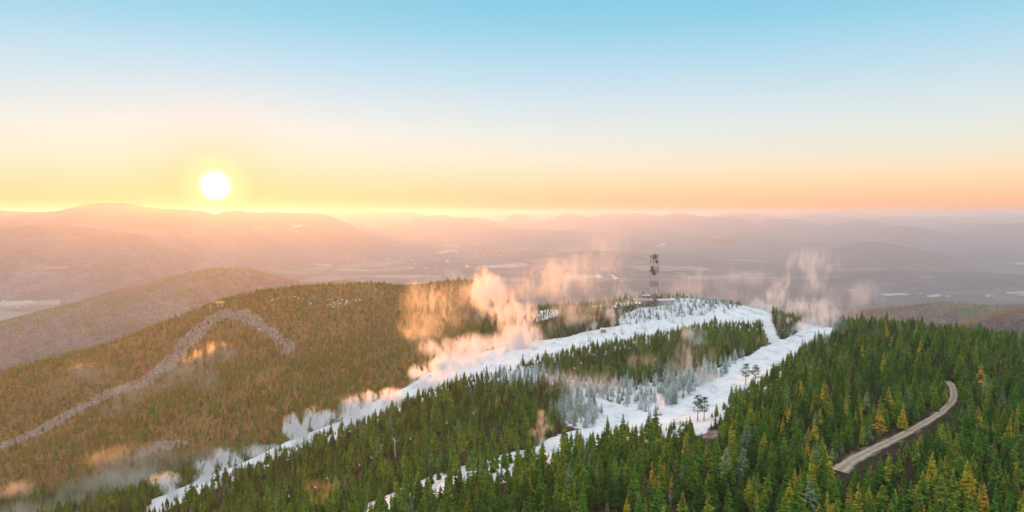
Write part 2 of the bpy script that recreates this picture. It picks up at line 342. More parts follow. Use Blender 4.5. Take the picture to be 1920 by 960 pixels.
def ground_material():
    m, t, o = shader_mat('mountain_ground'); L = t.links.new
    b = N(t, 'ShaderNodeBsdfPrincipled'); b.inputs['Roughness'].default_value = .9; b.inputs['Specular IOR Level'].default_value = .2
    g = N(t, 'ShaderNodeNewGeometry'); pos = g.outputs['Position']
    def noise(sc, det=5, rg=.55, src=pos):
        n = N(t, 'ShaderNodeTexNoise'); n.inputs['Scale'].default_value = sc; n.inputs['Detail'].default_value = det; n.inputs['Roughness'].default_value = rg; L(src, n.inputs[0]); return n.outputs[0]
    def attr(a):
        n = N(t, 'ShaderNodeAttribute'); n.attribute_name = a; return n.outputs['Fac']
    soil0 = ramp_(t, noise(.08), [(.35, (.018, .016, .010)), (.5, (.04, .028, .018)), (.65, (.025, .032, .014))])
    sunglow_litter = ramp_(t, noise(.3, 6, .7), [(.35, (.08, .045, .018)), (.5, (.24, .125, .036)), (.68, (.36, .20, .06))])  # russet leaf tone with the low sun's orange glow painted in
    soil = mixc(t, 'MIX', attr('sunglow_litter'), soil0, sunglow_litter)
    rock = ramp_(t, noise(.35, 8, .7), [(.32, (.09, .06, .045)), (.5, (.26, .18, .145)), (.62, (.42, .33, .29)), (.74, (.6, .54, .52))])
    road = ramp_(t, noise(.5, 6, .7), [(.35, (.36, .33, .29)), (.65, (.60, .55, .50))])
    mps = N(t, 'ShaderNodeMapping'); L(pos, mps.inputs[0]); mps.inputs[2].default_value = (0, 0, .5); mps.inputs[3].default_value = (.16, .035, .1)
    snow = ramp_(t, noise(1.0, 6, .6, mps.outputs[0]), [(.30, (.42, .44, .48)), (.40, (.78, .79, .82)), (.5, (.90, .90, .92)), (.7, (.95, .95, .96))])
    # old dirt and rock poking through thin cover
    c = mixc(t, 'MIX', math_(t, 'MULTIPLY', math_(t, 'SUBTRACT', math_(t, 'ADD', attr('bare'), math_(t, 'MULTIPLY', math_(t, 'SUBTRACT', noise(.12), .5), 1.2)), .35), 4, clamp=True), soil, rock)
    c = mixc(t, 'MIX', math_(t, 'MULTIPLY', math_(t, 'SUBTRACT', attr('road'), .4), 4, clamp=True), c, road)
    sn = math_(t, 'ADD', math_(t, 'MULTIPLY', attr('snow'), 1.5), math_(t, 'MULTIPLY', math_(t, 'SUBTRACT', noise(.22, 7, .65), .5), 2.4))
    thin = math_(t, 'MULTIPLY', math_(t, 'SUBTRACT', noise(.055, 7, .7), .53), 5, clamp=True)
    snow = mixc(t, 'MIX', math_(t, 'MULTIPLY', thin, .55), snow, (.50, .50, .53))
    c = mixc(t, 'MIX', math_(t, 'MULTIPLY', math_(t, 'SUBTRACT', sn, .65), 5, clamp=True), c, snow)
    L(c, b.inputs['Base Color'])
    bp = N(t, 'ShaderNodeBump'); bp.inputs['Strength'].default_value = .6; bp.inputs['Distance'].default_value = 1.2
    L(noise(.45, 6, .6), bp.inputs['Height']); L(bp.outputs[0], b.inputs['Normal'])
    L(b.outputs[0], o.inputs[0]); return m

def far_material(name, veg, dark):
    m, t, o = shader_mat(name); L = t.links.new
    b = N(t, 'ShaderNodeBsdfPrincipled'); b.inputs['Roughness'].default_value = .95; b.inputs['Specular IOR Level'].default_value = .1
    g = N(t, 'ShaderNodeNewGeometry'); pos = g.outputs['Position']
    def noise(sc, det=5, rg=.55, scale=(1, 1, 1)):
        mp = N(t, 'ShaderNodeMapping'); L(pos, mp.inputs[0]); mp.inputs[3].default_value = scale
        n = N(t, 'ShaderNodeTexNoise'); n.inputs['Scale'].default_value = sc; n.inputs['Detail'].default_value = det; n.inputs['Roughness'].default_value = rg; L(mp.outputs[0], n.inputs[0]); return n.outputs[0]
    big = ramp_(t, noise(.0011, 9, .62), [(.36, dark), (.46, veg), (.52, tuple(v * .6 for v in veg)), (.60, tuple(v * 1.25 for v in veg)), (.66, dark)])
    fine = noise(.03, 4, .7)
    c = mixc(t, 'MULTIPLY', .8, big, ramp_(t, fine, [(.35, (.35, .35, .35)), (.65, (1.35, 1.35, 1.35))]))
    at_ = N(t, 'ShaderNodeAttribute'); at_.attribute_name = 'field'
    # cleared fields, dusted with snow, in angular patches
    vo = N(t, 'ShaderNodeTexVoronoi'); mp = N(t, 'ShaderNodeMapping'); L(pos, mp.inputs[0]); mp.inputs[2].default_value = (0, 0, .3); mp.inputs[3].default_value = (.0016, .0034, 0); L(mp.outputs[0], vo.inputs[0]); vo.inputs['Scale'].default_value = 1.0
    sp = N(t, 'ShaderNodeSeparateColor'); L(vo.outputs['Color'], sp.inputs[0])
    pick = math_(t, 'GREATER_THAN', math_(t, 'ADD', math_(t, 'MULTIPLY', sp.outputs[0], .6), math_(t, 'MULTIPLY', at_.outputs['Fac'], .6)), .92)
    pick = math_(t, 'MULTIPLY', pick, math_(t, 'GREATER_THAN', at_.outputs['Fac'], .15))
    fc = ramp_(t, sp.outputs[1], [(0, (.15, .13, .10)), (.5, (.24, .21, .18)), (1, (.42, .39, .37))])
    c = mixc(t, 'MIX', pick, c, fc)
    L(c, b.inputs['Base Color']); L(b.outputs[0], o.inputs[0]); return m

def foliage_material(name, c0, c1, c2, c3=None):
    """c0..c2: range across trees (attribute tint); attribute frost whitens the upper sides of the sprays"""
    m, t, o = shader_mat(name); L = t.links.new
    a = N(t, 'ShaderNodeAttribute'); a.attribute_type = 'INSTANCER'; a.attribute_name = 'tint'
    f = N(t, 'ShaderNodeAttribute'); f.attribute_type = 'INSTANCER'; f.attribute_name = 'frost'
    g = N(t, 'ShaderNodeNewGeometry'); co = N(t, 'ShaderNodeTexCoord')
    n = N(t, 'ShaderNodeTexNoise'); n.inputs['Scale'].default_value = 9; n.inputs['Detail'].default_value = 3; L(co.outputs['Object'], n.inputs[0])
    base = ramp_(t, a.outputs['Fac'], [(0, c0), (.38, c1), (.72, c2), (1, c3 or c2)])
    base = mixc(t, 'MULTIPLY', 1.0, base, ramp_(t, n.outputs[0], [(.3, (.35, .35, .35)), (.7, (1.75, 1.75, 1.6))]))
    sx = N(t, 'ShaderNodeSeparateXYZ'); L(co.outputs['Object'], sx.inputs[0])
    fr = math_(t, 'MULTIPLY', math_(t, 'ADD', math_(t, 'MULTIPLY', n.outputs[0], 2.2), -.2), f.outputs['Fac'])
    base = mixc(t, 'MIX', math_(t, 'MULTIPLY', fr, 1.0, clamp=True), base, (.86, .90, .93))
    d = N(t, 'ShaderNodeBsdfDiffuse'); tr = N(t, 'ShaderNodeBsdfTranslucent'); L(base, d.inputs[0]); L(base, tr.inputs[0])
    mx = N(t, 'ShaderNodeMixShader'); mx.inputs[0].default_value = .25; L(d.outputs[0], mx.inputs[1]); L(tr.outputs[0], mx.inputs[2])
    L(mx.outputs[0], o.inputs[0]); return m

M_GROUND = ground_material()
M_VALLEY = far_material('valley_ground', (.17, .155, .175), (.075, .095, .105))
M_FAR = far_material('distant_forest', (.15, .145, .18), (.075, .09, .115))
M_NEEDLE = foliage_material('spruce_needles', (.030, .100, .022), (.110, .240, .034), (.250, .300, .042), (.36, .20, .036))  # last stop puts the sun's orange glow into left-hill needles
M_GOLD = foliage_material('golden_needles', (.34, .38, .045), (.56, .45, .05), (.60, .33, .06))  # yellow-green to orange needles on spruce-shaped trees
M_TWIG = foliage_material('bare_twigs', (.22, .15, .11), (.38, .20, .09), (.50, .23, .065))  # brown twigs; reddest stop also holds the sun's orange on the left hill
M_BARK = mat('bark', (.16, .13, .105), .95)
M_PALEBARK = mat('weathered_bark', (.34, .31, .28), .95)

# ------------------------------------------------------------------ mesh helpers
def mesh_from(name, V, Fc, mats, mi=None, smooth=False):
    me = bpy.data.meshes.new(name); me.from_pydata([tuple(v) for v in V], [], [tuple(f) for f in Fc])
    for m in mats: me.materials.append(m)
    if mi is not None: me.polygons.foreach_set('material_index', np.array(mi, np.int32))
    if smooth: me.polygons.foreach_set('use_smooth', np.ones(len(me.polygons), bool))
    me.update(); return me
def link(name, me, parent=None, loc=None, rot=None):
    o = bpy.data.objects.new(name, me); COL.objects.link(o)
    if parent is not None: o.parent = parent
    if loc is not None: o.location = loc
    if rot is not None: o.rotation_euler = rot
    return o
def tag(o, label=None, cat=None, group=None, kind=None):
    if label: o['label'] = label
    if cat: o['category'] = cat
    if group: o['group'] = group
    if kind: o['kind'] = kind
    return o
def thing(name, loc, label, cat, group=None, rz=0.0):
    o = link(name, None, None, loc, (0, 0, rz)); o.empty_display_size = .5; return tag(o, label, cat, group)

class MB:
    def __init__(s): s.V = []; s.F = []
    def add(s, V, Fc):
        b = len(s.V); s.V += [tuple(v) for v in V]; s.F += [tuple(i + b for i in f) for f in Fc]; return s
    def box(s, c, d, rz=0.0):
        hx, hy, hz = d[0] / 2, d[1] / 2, d[2] / 2; ca, sa = math.cos(rz), math.sin(rz); V = []
        for z in (-hz, hz):
            for x, y in ((-hx, -hy), (hx, -hy), (hx, hy), (-hx, hy)): V.append((c[0] + x * ca - y * sa, c[1] + x * sa + y * ca, c[2] + z))
        return s.add(V, [(0, 3, 2, 1), (4, 5, 6, 7), (0, 1, 5, 4), (1, 2, 6, 5), (2, 3, 7, 6), (3, 0, 4, 7)])
    def bar(s, p, q, r0, r1=None, n=5):
        p, q = Vector(p), Vector(q); r1 = r0 if r1 is None else r1; d = (q - p).normalized()
        u = d.orthogonal().normalized(); v = d.cross(u); V = []
        for c, r in ((p, r0), (q, r1)):
            for k in range(n):
                a = 2 * math.pi * k / n; V.append(c + (u * math.cos(a) + v * math.sin(a)) * r)
        return s.add(V, [(k, (k + 1) % n, n + (k + 1) % n, n + k) for k in range(n)] + [tuple(range(n - 1, -1, -1)), tuple(range(n, 2 * n))])
    def build(s, name, m, parent=None, loc=None, smooth=False):
        return link(name, mesh_from(name, s.V, s.F, [m], smooth=smooth), parent, loc)

# ------------------------------------------------------------------ ground sheets
def road_ribbon():
    Lp = [(1556,874),(1585,858),(1620,842),(1660,823),(1700,803),(1735,785),(1758,769),(1776,752),(1781,738),(1776,724),(1768,716)]
    Rp = [(1590,894),(1604,872),(1640,850),(1680,832),(1716,812),(1748,792),(1772,777),(1793,758),(1799,740),(1795,724),(1786,712)]
    A = np.array([ground(*p)[:2] for p in Lp]); B = np.array([ground(*p)[:2] for p in Rp]); mid = (A + B) / 2
    t_ = np.linspace(0, len(Lp) - 1, 180); k = np.arange(len(Lp))
    mx = np.interp(t_, k, mid[:, 0]); my = np.interp(t_, k, mid[:, 1])
    for _ in range(60): mx[1:-1] = (mx[:-2] + mx[2:] + 2 * mx[1:-1]) / 4; my[1:-1] = (my[:-2] + my[2:] + 2 * my[1:-1]) / 4
    global ZN
    mz = H(mx, my); 
    for _ in range(160): mz[1:-1] = (mz[:-2] + mz[2:] + 2 * mz[1:-1]) / 4
    sel = (GX > mx.min() - 12) & (GX < mx.max() + 12) & (GY > my.min() - 12) & (GY < my.max() + 12)
    gxs, gys = GX[sel], GY[sel]; d2 = (gxs[:, None] - mx[None]) ** 2 + (gys[:, None] - my[None]) ** 2; jn = d2.argmin(1); dn_ = np.sqrt(d2.min(1)); w_ = 1 - sstep(5, 11, dn_)
    ZN[sel] = ZN[sel] * (1 - w_) + (mz[jn] - .25) * w_
    tx_, ty_ = np.gradient(mx), np.gradient(my); l = np.hypot(tx_, ty_); nx_, ny_ = -ty_ / l, tx_ / l
    hw = np.interp(t_, k, [3.2, 2.7, 2.4, 2.2, 2.0, 1.9, 1.8, 1.9, 2.0, 1.9, 1.8]); m = 12; co = []; uv = []
    for i in range(len(t_)):
        for j in range(m + 1):
            u = j / m * 2 - 1; w = hw[i] * (1 + .08 * math.sin(i * .31) + .06 * math.sin(i * .83 + 1)); x = mx[i] + nx_[i] * u * w; y = my[i] + ny_[i] * u * w
            rut = -.10 * math.exp(-((abs(u) - .45) / .13) ** 2); co.append((x, y, float(mz[i]) + rut - .3 * max(0, abs(u) - .85) / .15)); uv.append(u)
    Fc = [(i * (m + 1) + j, i * (m + 1) + j + 1, (i + 1) * (m + 1) + j + 1, (i + 1) * (m + 1) + j) for i in range(len(t_) - 1) for j in range(m)]
    mm, t, o = shader_mat('road_gravel'); b = N(t, 'ShaderNodeBsdfPrincipled'); b.inputs['Roughness'].default_value = .95; g = N(t, 'ShaderNodeNewGeometry')
    n = N(t, 'ShaderNodeTexNoise'); n.inputs['Scale'].default_value = .6; n.inputs['Detail'].default_value = 7; n.inputs['Roughness'].default_value = .7; t.links.new(g.outputs['Position'], n.inputs[0])
    a = N(t, 'ShaderNodeAttribute'); a.attribute_name = 'across'; rr = ramp_(t, math_(t, 'ABSOLUTE', a.outputs['Fac']), [(0, (.38, .29, .20)), (.25, (.44, .34, .24)), (.42, (.60, .48, .35)), (.6, (.54, .43, .31)), (.85, (.36, .28, .19)), (1, (.14, .11, .07))])
    t.links.new(mixc(t, 'MULTIPLY', 1.0, rr, ramp_(t, n.outputs[0], [(.3, (.6, .6, .6)), (.7, (1.25, 1.25, 1.25))])), b.inputs['Base Color']); t.links.new(b.outputs[0], o.inputs[0])
    me = mesh_from('gravel_road', co, Fc, [mm], smooth=True); at_ = me.attributes.new('across', 'FLOAT', 'POINT'); at_.data.foreach_set('value', np.array(uv, np.float32)); tag(link('gravel_road', me), kind='structure')
road_ribbon()

def grid_objects():
    ny, nx = GX.shape
    co = np.stack([GX, GY, ZN], -1).reshape(-1, 3)
    idx = np.arange(ny * nx).reshape(ny, nx)
    quads = np.stack([idx[:-1, :-1], idx[:-1, 1:], idx[1:, 1:], idx[1:, :-1]], -1).reshape(-1, 4)
    def q(M): return (M[:-1, :-1].astype(float) + M[1:, 1:] + M[:-1, 1:] + M[1:, :-1]).reshape(-1) / 4
    sn = q(M_PISTE) >= .5; rd = (q(M_ROAD) >= .5) & ~sn; st = (q(M_STRIP) >= .5) & ~sn & ~rd
    snow = M_SNOW.reshape(-1); road = (.0 * blur(M_ROAD, 1)).reshape(-1); bare = np.maximum(np.maximum(blur(M_BARE, 4), .48 * blur(M_STRIP, 6) * STRIP_N), np.maximum(.9 * blur(M_ROAD, 4), .5 * blur(mask([V_ROAD], 2.0), 3))).reshape(-1)
    for name, sel in (('ski_slope', sn), ('road_verge', rd), ('cleared_strip', st), ('mountain_ground', ~(sn | rd | st))):
        fc = quads[sel]; used, inv = np.unique(fc, return_inverse=True); inv = inv.reshape(-1, 4)
        me = bpy.data.meshes.new(name); me.vertices.add(len(used)); me.vertices.foreach_set('co', co[used].reshape(-1))
        me.loops.add(inv.size); me.loops.foreach_set('vertex_index', inv.reshape(-1).astype(np.int32))
        me.polygons.add(len(inv)); me.polygons.foreach_set('loop_start', np.arange(0, inv.size, 4, dtype=np.int32))
        me.update(calc_edges=True); me.polygons.foreach_set('use_smooth', np.ones(len(inv), bool))
        for an, av in (('snow', snow), ('road', road), ('bare', bare), ('sunglow_litter', (sstep(520, 640, GY) * (1 - sstep(-60, 60, GX - .02 * GY))).reshape(-1))):  # last mask: left hill, where the ground colour carries the sun's glow
            a = me.attributes.new(an, 'FLOAT', 'POINT'); a.data.foreach_set('value', av[used].astype(np.float32))
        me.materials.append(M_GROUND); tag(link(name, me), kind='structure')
grid_objects()

def far_grid():
    th = np.radians(np.arange(-58, 58.01, .085)); r = 500 * (72000 / 500) ** (np.linspace(0, 1, 430))
    TH, RR = np.meshgrid(th, r); X = RR * np.sin(TH); Y = RR * np.cos(TH)
    Z = far_h(X, Y); ins = (X > X0 + 12) & (X < X1 - 12) & (Y > Y0) & (Y < Y1 - 12); Z = np.where(ins, Z - 6, Z)
    ny, nx = X.shape; idx = np.arange(ny * nx).reshape(ny, nx)
    fld = np.clip(sstep(3500, 4500, RR) * (1 - sstep(11500, 16000, RR)) * (1 - sstep(30, 90, Z - (CZ - 600) + RR ** 2 / (2 * R_EARTH))) * (0.35 + .9 * (fbm(X / 1700, Y / 1700, 3, 77) + .35)), 0, 1)
    co = np.stack([X, Y, Z], -1).reshape(-1, 3)
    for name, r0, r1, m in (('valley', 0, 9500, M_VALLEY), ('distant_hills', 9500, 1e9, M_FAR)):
        rows = np.nonzero((r[:-1] >= r0) & (r[:-1] < r1))[0]
        a, b = rows[0], rows[-1] + 1
        qd = np.stack([idx[a:b, :-1], idx[a + 1:b + 1, :-1], idx[a + 1:b + 1, 1:], idx[a:b, 1:]], -1)
        keep = ~(ins[a:b, :-1] & ins[a + 1:b + 1, 1:] & ins[a:b, 1:] & ins[a + 1:b + 1, :-1])
        # drop what lies wholly under the mountain sheet
        xi = X[a:b, :-1]; yi = Y[a:b, :-1]
        deep = (xi > X0 + 60) & (xi < X1 - 60) & (yi > Y0) & (yi < Y1 - 60)
        fc = qd[~deep].reshape(-1, 4)[:, ::-1]; used, inv = np.unique(fc, return_inverse=True); inv = inv.reshape(-1, 4)
        me = bpy.data.meshes.new(name); me.vertices.add(len(used)); me.vertices.foreach_set('co', co[used].reshape(-1))
        me.loops.add(inv.size); me.loops.foreach_set('vertex_index', inv.reshape(-1).astype(np.int32))
        me.polygons.add(len(inv)); me.polygons.foreach_set('loop_start', np.arange(0, inv.size, 4, dtype=np.int32))
        me.update(calc_edges=True); me.polygons.foreach_set('use_smooth', np.ones(len(inv), bool))
        at_ = me.attributes.new('field', 'FLOAT', 'POINT'); at_.data.foreach_set('value', fld.reshape(-1)[used].astype(np.float32))
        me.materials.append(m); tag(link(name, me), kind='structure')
far_grid()

# ------------------------------------------------------------------ trees
def trunk_geo(h, r, seed, n=5, lean=.02):
    q = random.Random(seed); V = []; Fc = []; seg = 4; lx, ly = q.uniform(-lean, lean), q.uniform(-lean, lean)
    for i in range(seg + 1):
        t = i / seg; rr = r * (1 - .88 * t)
        for k in range(n):
            a = 2 * math.pi * k / n; V.append((lx * t * t * h + rr * math.cos(a), ly * t * t * h + rr * math.sin(a), t * h - (.04 if i == 0 else 0)))
    for i in range(seg):
        for k in range(n): Fc.append((i * n + k, i * n + (k + 1) % n, (i + 1) * n + (k + 1) % n, (i + 1) * n + k))
    return V, Fc, (lx, ly)
def spruce_geo(seed, rad=.17, base=.14, whorls=17, per=8, gap=.1, droop=.35, ragged=.25, power=.9):
    """unit-height conifer: whorls of drooping sprays, each a bent kite with a hanging fringe"""
    q = random.Random(seed); tv, tf, (lx, ly) = trunk_geo(.97, .014, seed)
    V = []; Fc = []; side = q.uniform(0, 6.28)
    for w in range(whorls):
        t = w / (whorls - 1); z0 = base + (0.985 - base) * t ** .92
        R = rad * ((1 - t) ** power) * (1.0 if t > .1 else .72 + 2.8 * t) + .010
        n = max(4, int(per * (1 - .45 * t)))
        a0 = q.uniform(0, 6.28)
        for k in range(n):
            if q.random() < gap: continue
            a = a0 + 2 * math.pi * k / n + q.uniform(-.3, .3); L_ = R * (1 + q.uniform(-ragged, ragged)) * (1 + .14 * math.cos(a - side))
            dz = -droop * L_ * (1.0 - .9 * t) + q.uniform(-.012, .012); ca, sa = math.cos(a), math.sin(a)
            z = z0 + q.uniform(-.5, .5) * .04; ox, oy = lx * z * z, ly * z * z; wd = L_ * q.uniform(.34, .52)
            b = len(V)
            V += [(ox, oy, z + .010), (ox + ca * L_ * .5 - sa * wd, oy + sa * L_ * .5 + ca * wd, z + dz * .55 - .016),
                  (ox + ca * L_, oy + sa * L_, z + dz + .004), (ox + ca * L_ * .5 + sa * wd, oy + sa * L_ * .5 - ca * wd, z + dz * .5 - .016),
                  (ox + ca * L_ * .55, oy + sa * L_ * .55, z + dz * .4 + .012), (ox + ca * L_ * .35, oy + sa * L_ * .35, z + dz * .5 - .045 * (1 - t) - .008),
                  (ox + ca * L_ * .8, oy + sa * L_ * .8, z + dz - .030 * (1 - t) - .004)]
            Fc += [(b, b + 1, b + 4), (b + 1, b + 2, b + 4), (b, b + 4, b + 3), (b + 4, b + 2, b + 3), (b, b + 5, b + 4), (b + 4, b + 6, b + 2)]
    z = .97; b = len(V); V += [(lx - .006, ly, z - .03), (lx + .006, ly, z - .03), (lx, ly + .006, z - .03), (lx, ly, 1.01)]; Fc += [(b, b + 1, b + 3), (b + 1, b + 2, b + 3), (b + 2, b, b + 3)]
    return (tv, tf), (V, Fc)
def pine_geo(seed):
    """tall pine with a bare lower trunk and separate flat clumps of needles"""
    q = random.Random(seed); tv, tf, (lx, ly) = trunk_geo(.98, .018, seed, lean=.05); V = []; Fc = []
    for w in range(15):
        z = .42 + .56 * (w / 14) ** .9 + q.uniform(-.02, .02); R = .17 * (1 - (w / 14) ** 1.6 * .75) * q.uniform(.6, 1.1)
        for k in range(q.choice((2, 3, 3))):
            a = q.uniform(0, 6.28); cx_, cy_ = math.cos(a) * R, math.sin(a) * R; r = q.uniform(.035, .06)
            MBt = MB(); MBt.bar((lx * z, ly * z, z - .02), (cx_, cy_, z), .004, .002, 3); b = len(tv); tv += MBt.V; tf += [tuple(i + b for i in f) for f in MBt.F]
            for j in range(30):
                px, py, pz = cx_ + q.gauss(0, r * .75), cy_ + q.gauss(0, r * .75), z + q.gauss(0, r * .28); b = len(V); s = q.uniform(.020, .036)
                for e in range(3): V.append((px + q.uniform(-s, s), py + q.uniform(-s, s), pz + q.uniform(-s, s) * .6))
                Fc.append((b, b + 1, b + 2))
    return (tv, tf), (V, Fc)
def bare_geo(seed, spread=.5, fine=3):
    """leafless hardwood: forking limbs and fine twigs"""
    q = random.Random(seed); T = MB(); Cn = MB()
    def grow(p, d, L_, r, lv):
        e = p + d * L_; (T if lv < 2 else Cn).bar(p, e, r, r * .6, 4 if lv < 2 else 3)
        if lv >= fine: return
        for k in range(3 if lv else 4):
            nd = (d + Vector((q.uniform(-1, 1), q.uniform(-1, 1), q.uniform(-.2, .7))) * spread).normalized()
            grow(p + d * L_ * q.uniform(.55, 1), nd, L_ * q.uniform(.5, .75), r * .55, lv + 1)
    grow(Vector((0, 0, -.02)), Vector((q.uniform(-.06, .06), q.uniform(-.06, .06), 1)).normalized(), .40, .016, 0)
    return (T.V, T.F), (Cn.V, Cn.F)

KINDS = {'spruce': [], 'gold': [], 'bare': [], 'pine': []}
def add_variant(kind, geo, mt, mc):
    (tv, tf), (cv, cf) = geo
    KINDS[kind].append(dict(trunk=mesh_from('trunk', tv, tf, [mt]), crown=mesh_from('crown', cv, cf, [mc]),
        joint=mesh_from('tree_' + kind, list(tv) + list(cv), list(tf) + [tuple(i + len(tv) for i in f) for f in cf], [mt, mc], [0] * len(tf) + [1] * len(cf))))
SPR = [dict(rad=.18, base=.08, whorls=20, per=9), dict(rad=.225, base=.12, whorls=18, per=10, droop=.25), dict(rad=.15, base=.08, whorls=20, per=8, ragged=.35),
       dict(rad=.19, base=.22, whorls=16, per=9, gap=.2, ragged=.4), dict(rad=.24, base=.10, whorls=18, per=10, power=.75), dict(rad=.14, base=.30, whorls=15, per=7, gap=.22, ragged=.45, power=.6),
       dict(rad=.19, base=.12, whorls=19, per=9, droop=.5), dict(rad=.21, base=.14, whorls=17, per=9, gap=.15, power=1.05)]
for i, kw in enumerate(SPR): add_variant('spruce', spruce_geo(100 + i, **kw), M_BARK, M_NEEDLE)
for i, kw in enumerate(SPR[:4]): add_variant('gold', spruce_geo(200 + i, **kw), M_BARK, M_GOLD)
for i in range(4): add_variant('bare', bare_geo(300 + i, .55 if i % 2 else .4), M_PALEBARK, M_TWIG)
add_variant('pine', pine_geo(401), M_BARK, M_NEEDLE); add_variant('pine', pine_geo(402), M_BARK, M_NEEDLE)

# candidates on a jittered grid
def scatter(x0, x1, y0, y1, sp):
    a = np.arange(x0, x1, sp); b = np.arange(y0, y1, sp); A, B = np.meshgrid(a, b)
    x = A.ravel() + rng.uniform(-.48, .48, A.size) * sp; y = B.ravel() + rng.uniform(-.48, .48, A.size) * sp
    return x, y
def rect(a, b, c_, d): return [(a, b), (c_, b), (c_, d), (a, d)]
CHAIRS = [(542,929),(591,912),(614,896),(674,871),(697,857),(770,822),(838,792),(888,774),(1077,690),(1090,680),(1135,664)]
PROTECT = [V_PISTE1, V_PISTE2, V_LINK, V_ROAD, V_CLEAR, V_CLEAR2, V_ROADROCK]
LIFTX = [500, 600, 742, 838, 900, 1085, 1135, 1195, 1280]; LIFTY = [942, 903, 828, 792, 768, 685, 664, 627, 593]
LIFTD = [float(ground(a, b + 26)[1]) - 3 for a, b in zip(LIFTX, LIFTY)]
def liftD(px): return float(np.interp(px, LIFTX, LIFTD))
# things that stand among the trees: nothing tall is planted right in front of them
STAND = [(rect(1189, 546, 1224, 559), 748), (rect(1230, 547, 1262, 560), 748), (rect(404, 555, 424, 570), 1024), (rect(728, 824, 757, 852), liftD(742)), (rect(1188, 622, 1201, 640), liftD(1195)), (rect(1272, 590, 1288, 606), liftD(1280))]
STAND += [(rect(a - 9, b - 8, a + 9, b + 7), liftD(a)) for a, b in CHAIRS]
JIT = None
HARD = [V_ROAD, rect(1296, 738, 1334, 784)]
def clear_view(x, y, z, h, polys=None, fr=(1.0, .85, .7, .5, .3), hard=True):
    ok = np.ones(x.shape, bool); jit = JIT * h * F / np.hypot(x, y)
    for f in fr:
        a, b = project(x, y, z + h * f); b = b + jit
        for v in (polys or PROTECT): ok &= ~inpoly(a, b, v)
        for v in (HARD if hard else []): ok &= ~inpoly(a, b - jit, v)
        for v, dd_ in STAND: ok &= ~(inpoly(a, b - jit, v) & (y < dd_ + 1.5))
    return ok
tx, ty = scatter(-980, 880, -20, 1440, 3.75)
D = np.hypot(tx, ty)
px_, py_ = project(tx, ty, H(tx, ty))
vis = (px_ > -260) & (px_ < 2180) & (D > 25)
tx, ty, D = tx[vis], ty[vis], D[vis]; tz = H(tx, ty); px_, py_ = project(tx, ty, tz)
onp = look(M_OPEN, tx, ty) | look(M_ROAD, tx, ty)
bare_m = look(M_BARE, tx, ty); strip_m = look(M_STRIP, tx, ty); frost_m = look(M_FROST, tx, ty); patch_m = look(mask([V_PATCH], 4.0), tx, ty); snow_m = look(M_SNOW, tx, ty)
dn = fbm(tx / 60, ty / 60, 4, 61)
u = rng.random(tx.size)
left = (px_ < 900) & (ty > 560)                       # the hill across the ravine
prob = np.where(left, .66 + .5 * dn, .80 + .35 * dn)
prob = np.where(bare_m, .28, prob); prob = np.where(strip_m, np.where(py_ < 690, .8, .5) * (1.15 - look(STRIP_N, tx, ty)), prob); prob = np.where(frost_m, .62, prob)
summit = (py_ < 612) & (px_ > 980) & (px_ < 1440)
prob = np.where(summit, prob * .9, prob)
snowp = (snow_m > .4) & ~frost_m & ~look(M_PISTE, tx, ty); prob = np.where(snowp, np.where(px_ > 1200, .46, np.where(px_ > 900, .55, .3)), prob)
prob = np.where(patch_m, .20, prob)
keep = (~onp) & (u < prob)
hgt = np.where(left, 6.2, 9.6) + rng.normal(0, 1, tx.size) * np.where(left, 1.5, 2.5) + 1.6 * fbm(tx / 40, ty / 40, 3, 71)
hgt = np.where((ty > 480) & ~left, hgt * .82, hgt); hgt = np.where(summit, hgt * .74, hgt); hgt = np.where(frost_m & ~summit, hgt * .85, hgt)
hgt = np.where(strip_m, hgt * .75, hgt); hgt = np.where(rng.random(tx.size) < .24, hgt * .62, hgt); hgt = np.where(rng.random(tx.size) < .05, hgt * 1.3, hgt); hgt = np.clip(hgt, 2.4, 15.5)
# thin the far slope crest
JIT = np.where(rng.random(tx.size) < .5, rng.random(tx.size) * .95, .12)
okv = clear_view(tx, ty, tz, hgt)
for f in (.8, .6, .45, .3):                            # young trees where tall ones would hide a trail
    h2 = hgt * f * np.where(okv, 1 / f, 1); o2 = clear_view(tx, ty, tz, h2); o2 &= rng.random(tx.size) < .42; hgt = np.where(~okv & o2, h2, hgt); okv |= o2
keep &= okv
ux, uy = scatter(40, 340, 190, 420, 2.3); uz = H(ux, uy); uk = (look(blur(M_ROAD, 14), ux, uy) > .004) & ~look(M_ROAD, ux, uy); uh = rng.uniform(.8, 2.6, ux.size)
JIT = 0 * ux; uk &= clear_view(ux, uy, uz, uh, [ROAD_L + ROAD_R[::-1]], (1.0, .6, .2), False) & (rng.random(ux.size) < .75); ux, uy, uz, uh = ux[uk], uy[uk], uz[uk], uh[uk]; ua, ub = project(ux, uy, uz); fz = np.zeros(ux.size, bool)
tx, ty, tz, D, hgt, px_, py_, left, frost_m, summit, bare_m, keep = [np.concatenate(z_) for z_ in ((tx, ux), (ty, uy), (tz, uz), (D, np.hypot(ux, uy)), (hgt, uh), (px_, ua), (py_, ub), (left, fz), (frost_m, fz), (summit, fz), (bare_m, fz), (keep, ~fz))]
tx, ty, tz, D, hgt, px_, py_, left, frost_m, summit, bare_m = [a[keep] for a in (tx, ty, tz, D, hgt, px_, py_, left, frost_m, summit, bare_m)]
nT = tx.size
u = rng.random(nT); pn = fbm(tx / 45, ty / 45, 3, 81)
kind = np.zeros(nT, int)                               # 0 spruce 1 golden 2 bare
goldp = np.clip((370 - D) / 160, 0, 1) * np.where(px_ > 1500, .40, np.where(px_ > 1150, .09, 0)) + (px_ > 1300) * .012
kind = np.where(u < goldp * (1.2 + 1.4 * pn), 1, kind)
